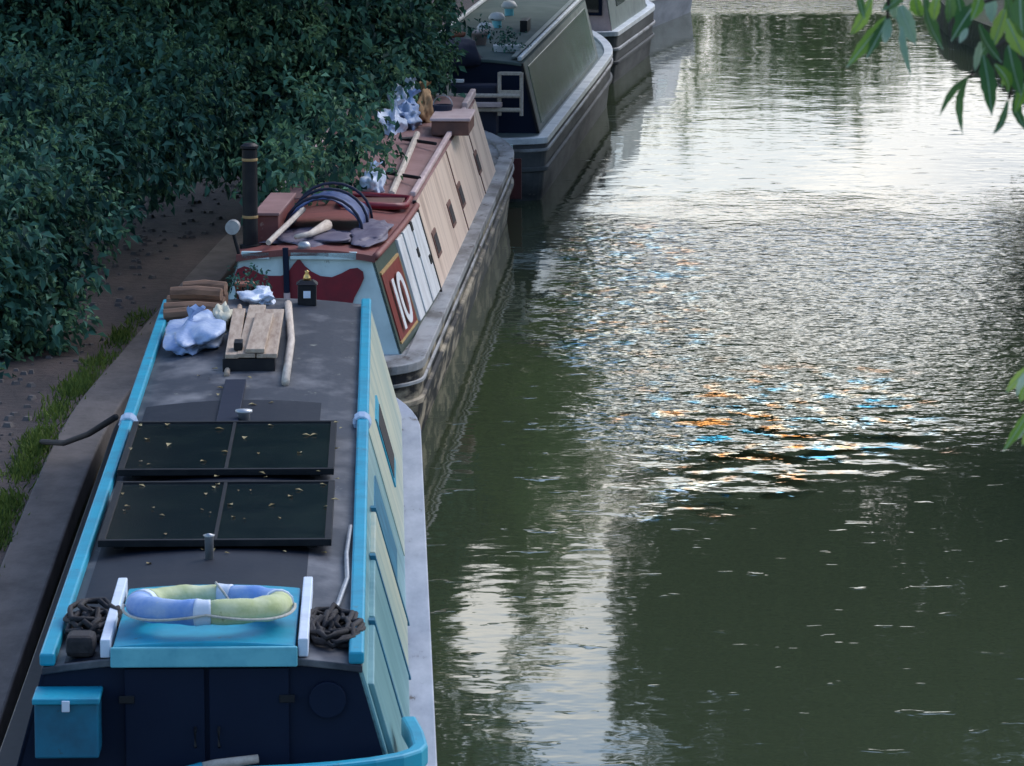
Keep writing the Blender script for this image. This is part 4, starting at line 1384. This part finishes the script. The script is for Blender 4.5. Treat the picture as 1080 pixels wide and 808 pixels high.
# ------------------------------------------------------------------ trees farther on and across the water (above the view; they mirror in the canal)
def lob(x, y, z, r, ry=None, rz=None):
    return ((x, y, z), (r, ry or r, rz or r * .9))


rr = random.Random(12)


def wedge(lo, hi):
    """keep leaves whose bearing from the bridge lies between lo and hi (x / y)"""
    return lambda P: (P[:, 0] / P[:, 1] > lo) & (P[:, 0] / P[:, 1] < hi)


def gap(hi):
    def f(P):
        bx = P[:, 0] / P[:, 1] + .0016 * np.sin(P[:, 2] * 5.3) + .001 * np.sin(P[:, 2] * 13 + 1)
        el = (P[:, 2] + CZ) / P[:, 1]
        hole = ((bx + .0065) / .0075) ** 2 + ((el - .222) / .016) ** 2 < 1
        return (bx < hi) & ~hole
    return f


# right-bank tree leaning over the canal
L1 = [lob(2.7 + rr.uniform(-.2, 5), 50 + rr.uniform(-2, 8), rr.uniform(4.6, 9.5), rr.uniform(1.0, 1.6)) for k in range(26)]
L1 += [lob(2.6 + .9 * k, 51 + rr.uniform(-1, 4), 4.6 + rr.uniform(-.3, .4), 1.15) for k in range(6)] + [lob(7.5, 52, 3, 1.6), lob(8.5, 57, 4, 2)]
tree('tall green tree leaning over the water from the right bank', (9.0, 55, .7), L1, 301, 'leaf_c', .17, .28, (-2.0, -1, 5.0), name='leaning_tree', group='trees on the right bank', limbs=12, dens=.85,
     keep=wedge(.024, 1))
# right bank bushes and trees
for k, (x, y, r_, h_) in enumerate(((7.3, 43, 1.7, 2.8), (7.8, 50, 2.0, 3.2), (8.6, 60, 2.0, 3.4), (9.6, 66, 1.5, 1.6), (11.5, 76, 2.2, 3), (6.6, 33, 1.5, 2.0))):
    ll = [lob(x + rr.uniform(-.3, 1.6), y + rr.uniform(-2, 2), .7 + rr.uniform(.4, h_), r_ * rr.uniform(.6, .9)) for _ in range(9)]
    shrub(('round bush', 'wide bush', 'tall bush', 'low bush', 'far bush', 'near bush')[k] + ' on the right bank mirrored along the water edge', (x + .5, y, .7), ll, 400 + k, 'leaf_c', .16,
          name='bank_bush', cat='bush', group='bushes on the right bank', dens=.8, small=None)
# left bank trees farther on
for k, (x, y, s_) in enumerate(((-3.2, 56, 1.0), (-3.0, 66, 1.05), (-1.6, 78, 1.1))):
    ll = [lob(x + rr.uniform(-2.2, 2.6) * s_, y + rr.uniform(-3, 3), rr.uniform(3.8, 8.5) * s_, rr.uniform(1.0, 1.6)) for _ in range(22)]
    tree(('leafy tree behind the green boat', 'leafy tree behind the grey boat', 'leafy tree behind the farthest boat')[k] + ' on the towpath side', (x - 1.5, y, BZ), ll, 500 + k, 'leaf_e', .17, .22, (.6, 0, 4.2),
         name='towpath_tree', group='trees along the towpath', keep=gap(.003 + .010 * k), dens=.7)
# far wood round the bend
for k in range(13):
    x = -6 + 4.2 * k + rr.uniform(-1, 1)
    y = 128 + rr.uniform(-6, 12) + .25 * abs(x)
    h_ = .099 * y - 5.97 + rr.uniform(-1.2, .3)
    ll = [lob(x + rr.uniform(-2.4, 2.4), y + rr.uniform(-1.5, 1.5), .8 + h_ * rr.uniform(.12, .86), h_ * rr.uniform(.16, .26)) for _ in range(13)]
    tree('round green tree of the far wood beyond the canal bend', (x, y, .9), ll, 600 + k, 'leaf_f', .34, .16, (0, 0, h_ * .5), name='far_tree', group='trees of the far wood', limbs=5, dens=.5)

# ------------------------------------------------------------------ near tree on the right whose branch tips hang into the view
t = thing('bankside_tree', (5.9, 10.5, .6), 0, 'near tree with long pale green leaves hanging in at the upper right', 'tree')
base = Vector((5.9, 10.5, .6))
rr_ = random.Random(4)
tk = MB()
limb(tk, [(0, 0, -.2), (-.2, -.2, 3.2), (-.6, -.4, 5.6), (-.9, -.3, 8.4)], .26, .08, .05, rr_)
limb(tk, [(-.5, -.3, 5.0), (-2.0, -.9, 6.4), (-3.6, -1.6, 6.6), (-4.7, -2.2, 6.1)], .11, .012, .04, rr_)
limb(tk, [(-.4, -.3, 4.6), (-2.4, -1.4, 5.4), (-4.3, -2.4, 5.3)], .09, .012, .03, rr_)
tk.build('trunk', 'bark', t)
foliage('crown', 'leaf_d', [((-1.0 + rr_.uniform(-1.6, 2), -.3 + rr_.uniform(-1.8, 1.8), 7.6 + rr_.uniform(-.9, 1.6)), (1.1, 1.1, .9)) for _ in range(14)], .12, 6, 88, t, .7, droop=.8)


def long_leaf(mb, b0, tip, width, curl, up, rib=None):
    n_ = 11
    d = tip - b0
    L_ = d.length
    t_ = d.normalized()
    s_ = t_.cross(up).normalized()
    nn = s_.cross(t_)
    rows = []
    for i in range(n_ + 1):
        f = i / n_
        w_ = width * (math.sin(math.pi * min(1, f * .93 + .07)) ** .9) * (.5 if i < n_ else .02) * (1 + .10 * math.sin(i * 2.3 + b0.x * 90))
        c = b0 + d * f + nn * curl * L_ * math.sin(math.pi * f)
        rows.append([c - s_ * w_ + nn * w_ * .35, c, c + s_ * w_ + nn * w_ * .35])
    mb.loft(rows, caps=False, closed=False)
    if rib is not None:
        rib.loft([[r_[1] + nn * .0012 - s_ * width * .05, r_[1] + nn * .0012 + s_ * width * .05] for r_ in rows], caps=False, closed=False)


def branch(name, twigs, leaves, D0, seed, mats):
    q = random.Random(seed)
    br = MB()
    for tw in twigs:
        br.tube([atd(x, y, D0 + dz) - base for x, y, dz in tw], [.007 - .004 * i / (len(tw) - 1) for i in range(len(tw))], 6)
    bo = br.build(name, 'bark', t, smooth=True)
    sets = {}
    ribs = sets.setdefault('lf_pale', MB())
    for (x0, y0, x1, y1, w_, mt) in leaves:
        dz = q.uniform(-.12, .12)
        p0, p1 = atd(x0, y0, D0 + dz), atd(x1, y1, D0 + dz + q.uniform(-.06, .06))
        mb = sets.setdefault(mt, MB())
        long_leaf(mb, p0 - base, p1 - base, w_ * D0 / FPX, q.uniform(-.2, .2), Vector((q.uniform(-.6, .6), -1, q.uniform(.1, .9))).normalized(), ribs)
    for mt, mb in sets.items():
        mb.build('leaves', mt, bo, smooth=True)


M['lf_bright'] = leafmat('bright_leaf', (0.16, 0.31, 0.05), (0.38, 0.52, 0.14), .5, .4)
M['lf_dark'] = leafmat('dark_leaf', (0.05, 0.14, 0.045), (0.15, 0.27, 0.09), .45, .4)
M['lf_pale'] = leafmat('pale_leaf', (0.26, 0.40, 0.26), (0.50, 0.62, 0.46), .35, .35)
up_leaves = [(919, -3, 897, 37, 14, 'lf_bright'), (935, 18, 893, 71, 14, 'lf_bright'), (936, 20, 914, 62, 12, 'lf_dark'), (937, 19, 933, 46, 11, 'lf_pale'), (950, 6, 966, 48, 18, 'lf_pale'),
             (951, 28, 961, 80, 8, 'lf_pale'), (974, -4, 994, 52, 19, 'lf_dark'), (1029, 4, 1003, 44, 17, 'lf_dark'), (1045, -6, 1046, 24, 14, 'lf_pale'), (1076, -6, 1079, 42, 20, 'lf_dark'),
             (1037, 58, 1046, 122, 17, 'lf_dark'), (1023, 80, 991, 122, 9, 'lf_dark'), (1019, 84, 1015, 141, 10, 'lf_dark'), (1063, 106, 1047, 142, 8, 'lf_dark'), (1049, 68, 1063, 98, 15, 'lf_bright'),
             (1064, 48, 1077, 100, 20, 'lf_dark'), (1072, 95, 1084, 140, 14, 'lf_dark'), (990, -6, 985, 22, 12, 'lf_bright'), (955, -8, 930, 12, 13, 'lf_dark'), (965, -8, 972, 18, 15, 'lf_bright'),
             (1010, -5, 1018, 40, 16, 'lf_dark'), (1060, 10, 1046, 52, 16, 'lf_bright'), (1062, 20, 1080, 60, 18, 'lf_bright'), (1052, 32, 1030, 70, 14, 'lf_dark'), (1032, 26, 1056, 66, 15, 'lf_dark'),
             (1075, 55, 1056, 92, 13, 'lf_bright'), (1020, 30, 1012, 46, 8, 'lf_pale'), (1062, -5, 1066, 30, 15, 'lf_dark'), (1033, -6, 1024, 22, 14, 'lf_bright'), (1000, -8, 1000, 24, 14, 'lf_dark'),
             (1034, 44, 1028, 76, 8, 'lf_pale'), (1080, 88, 1070, 120, 11, 'lf_bright'), (905, -8, 912, 20, 9, 'lf_dark'), (940, -6, 944, 20, 11, 'lf_pale')]
branch('branch', [[(1010, -420, .1), (960, -180, .05), (938, -20, 0), (936, 20, 0)], [(1010, -420, .1), (1005, -160, 0), (990, -10, 0)], [(1180, -300, .1), (1120, -40, 0), (1080, 30, 0), (1050, 50, 0), (1022, 82, 0)],
                  [(1120, -40, 0), (1060, -5, 0), (1030, 5, 0)], [(1080, 30, 0), (1070, 70, 0), (1064, 105, 0)]], up_leaves, 8.2, 5, None)
low_leaves = [(1086, 386, 1061, 414, 11, 'lf_bright'), (1084, 392, 1072, 418, 9, 'lf_pale'), (1086, 402, 1076, 424, 8, 'lf_bright'), (1086, 432, 1058, 476, 11, 'lf_bright'), (1085, 438, 1068, 466, 12, 'lf_pale'), (1088, 450, 1078, 470, 8, 'lf_bright')]
branch('branch', [[(1330, -250, 0), (1180, 250, 0), (1110, 365, 0), (1084, 388, 0)], [(1180, 250, 0), (1120, 400, 0), (1086, 434, 0)]], low_leaves, 8.2, 6, None)
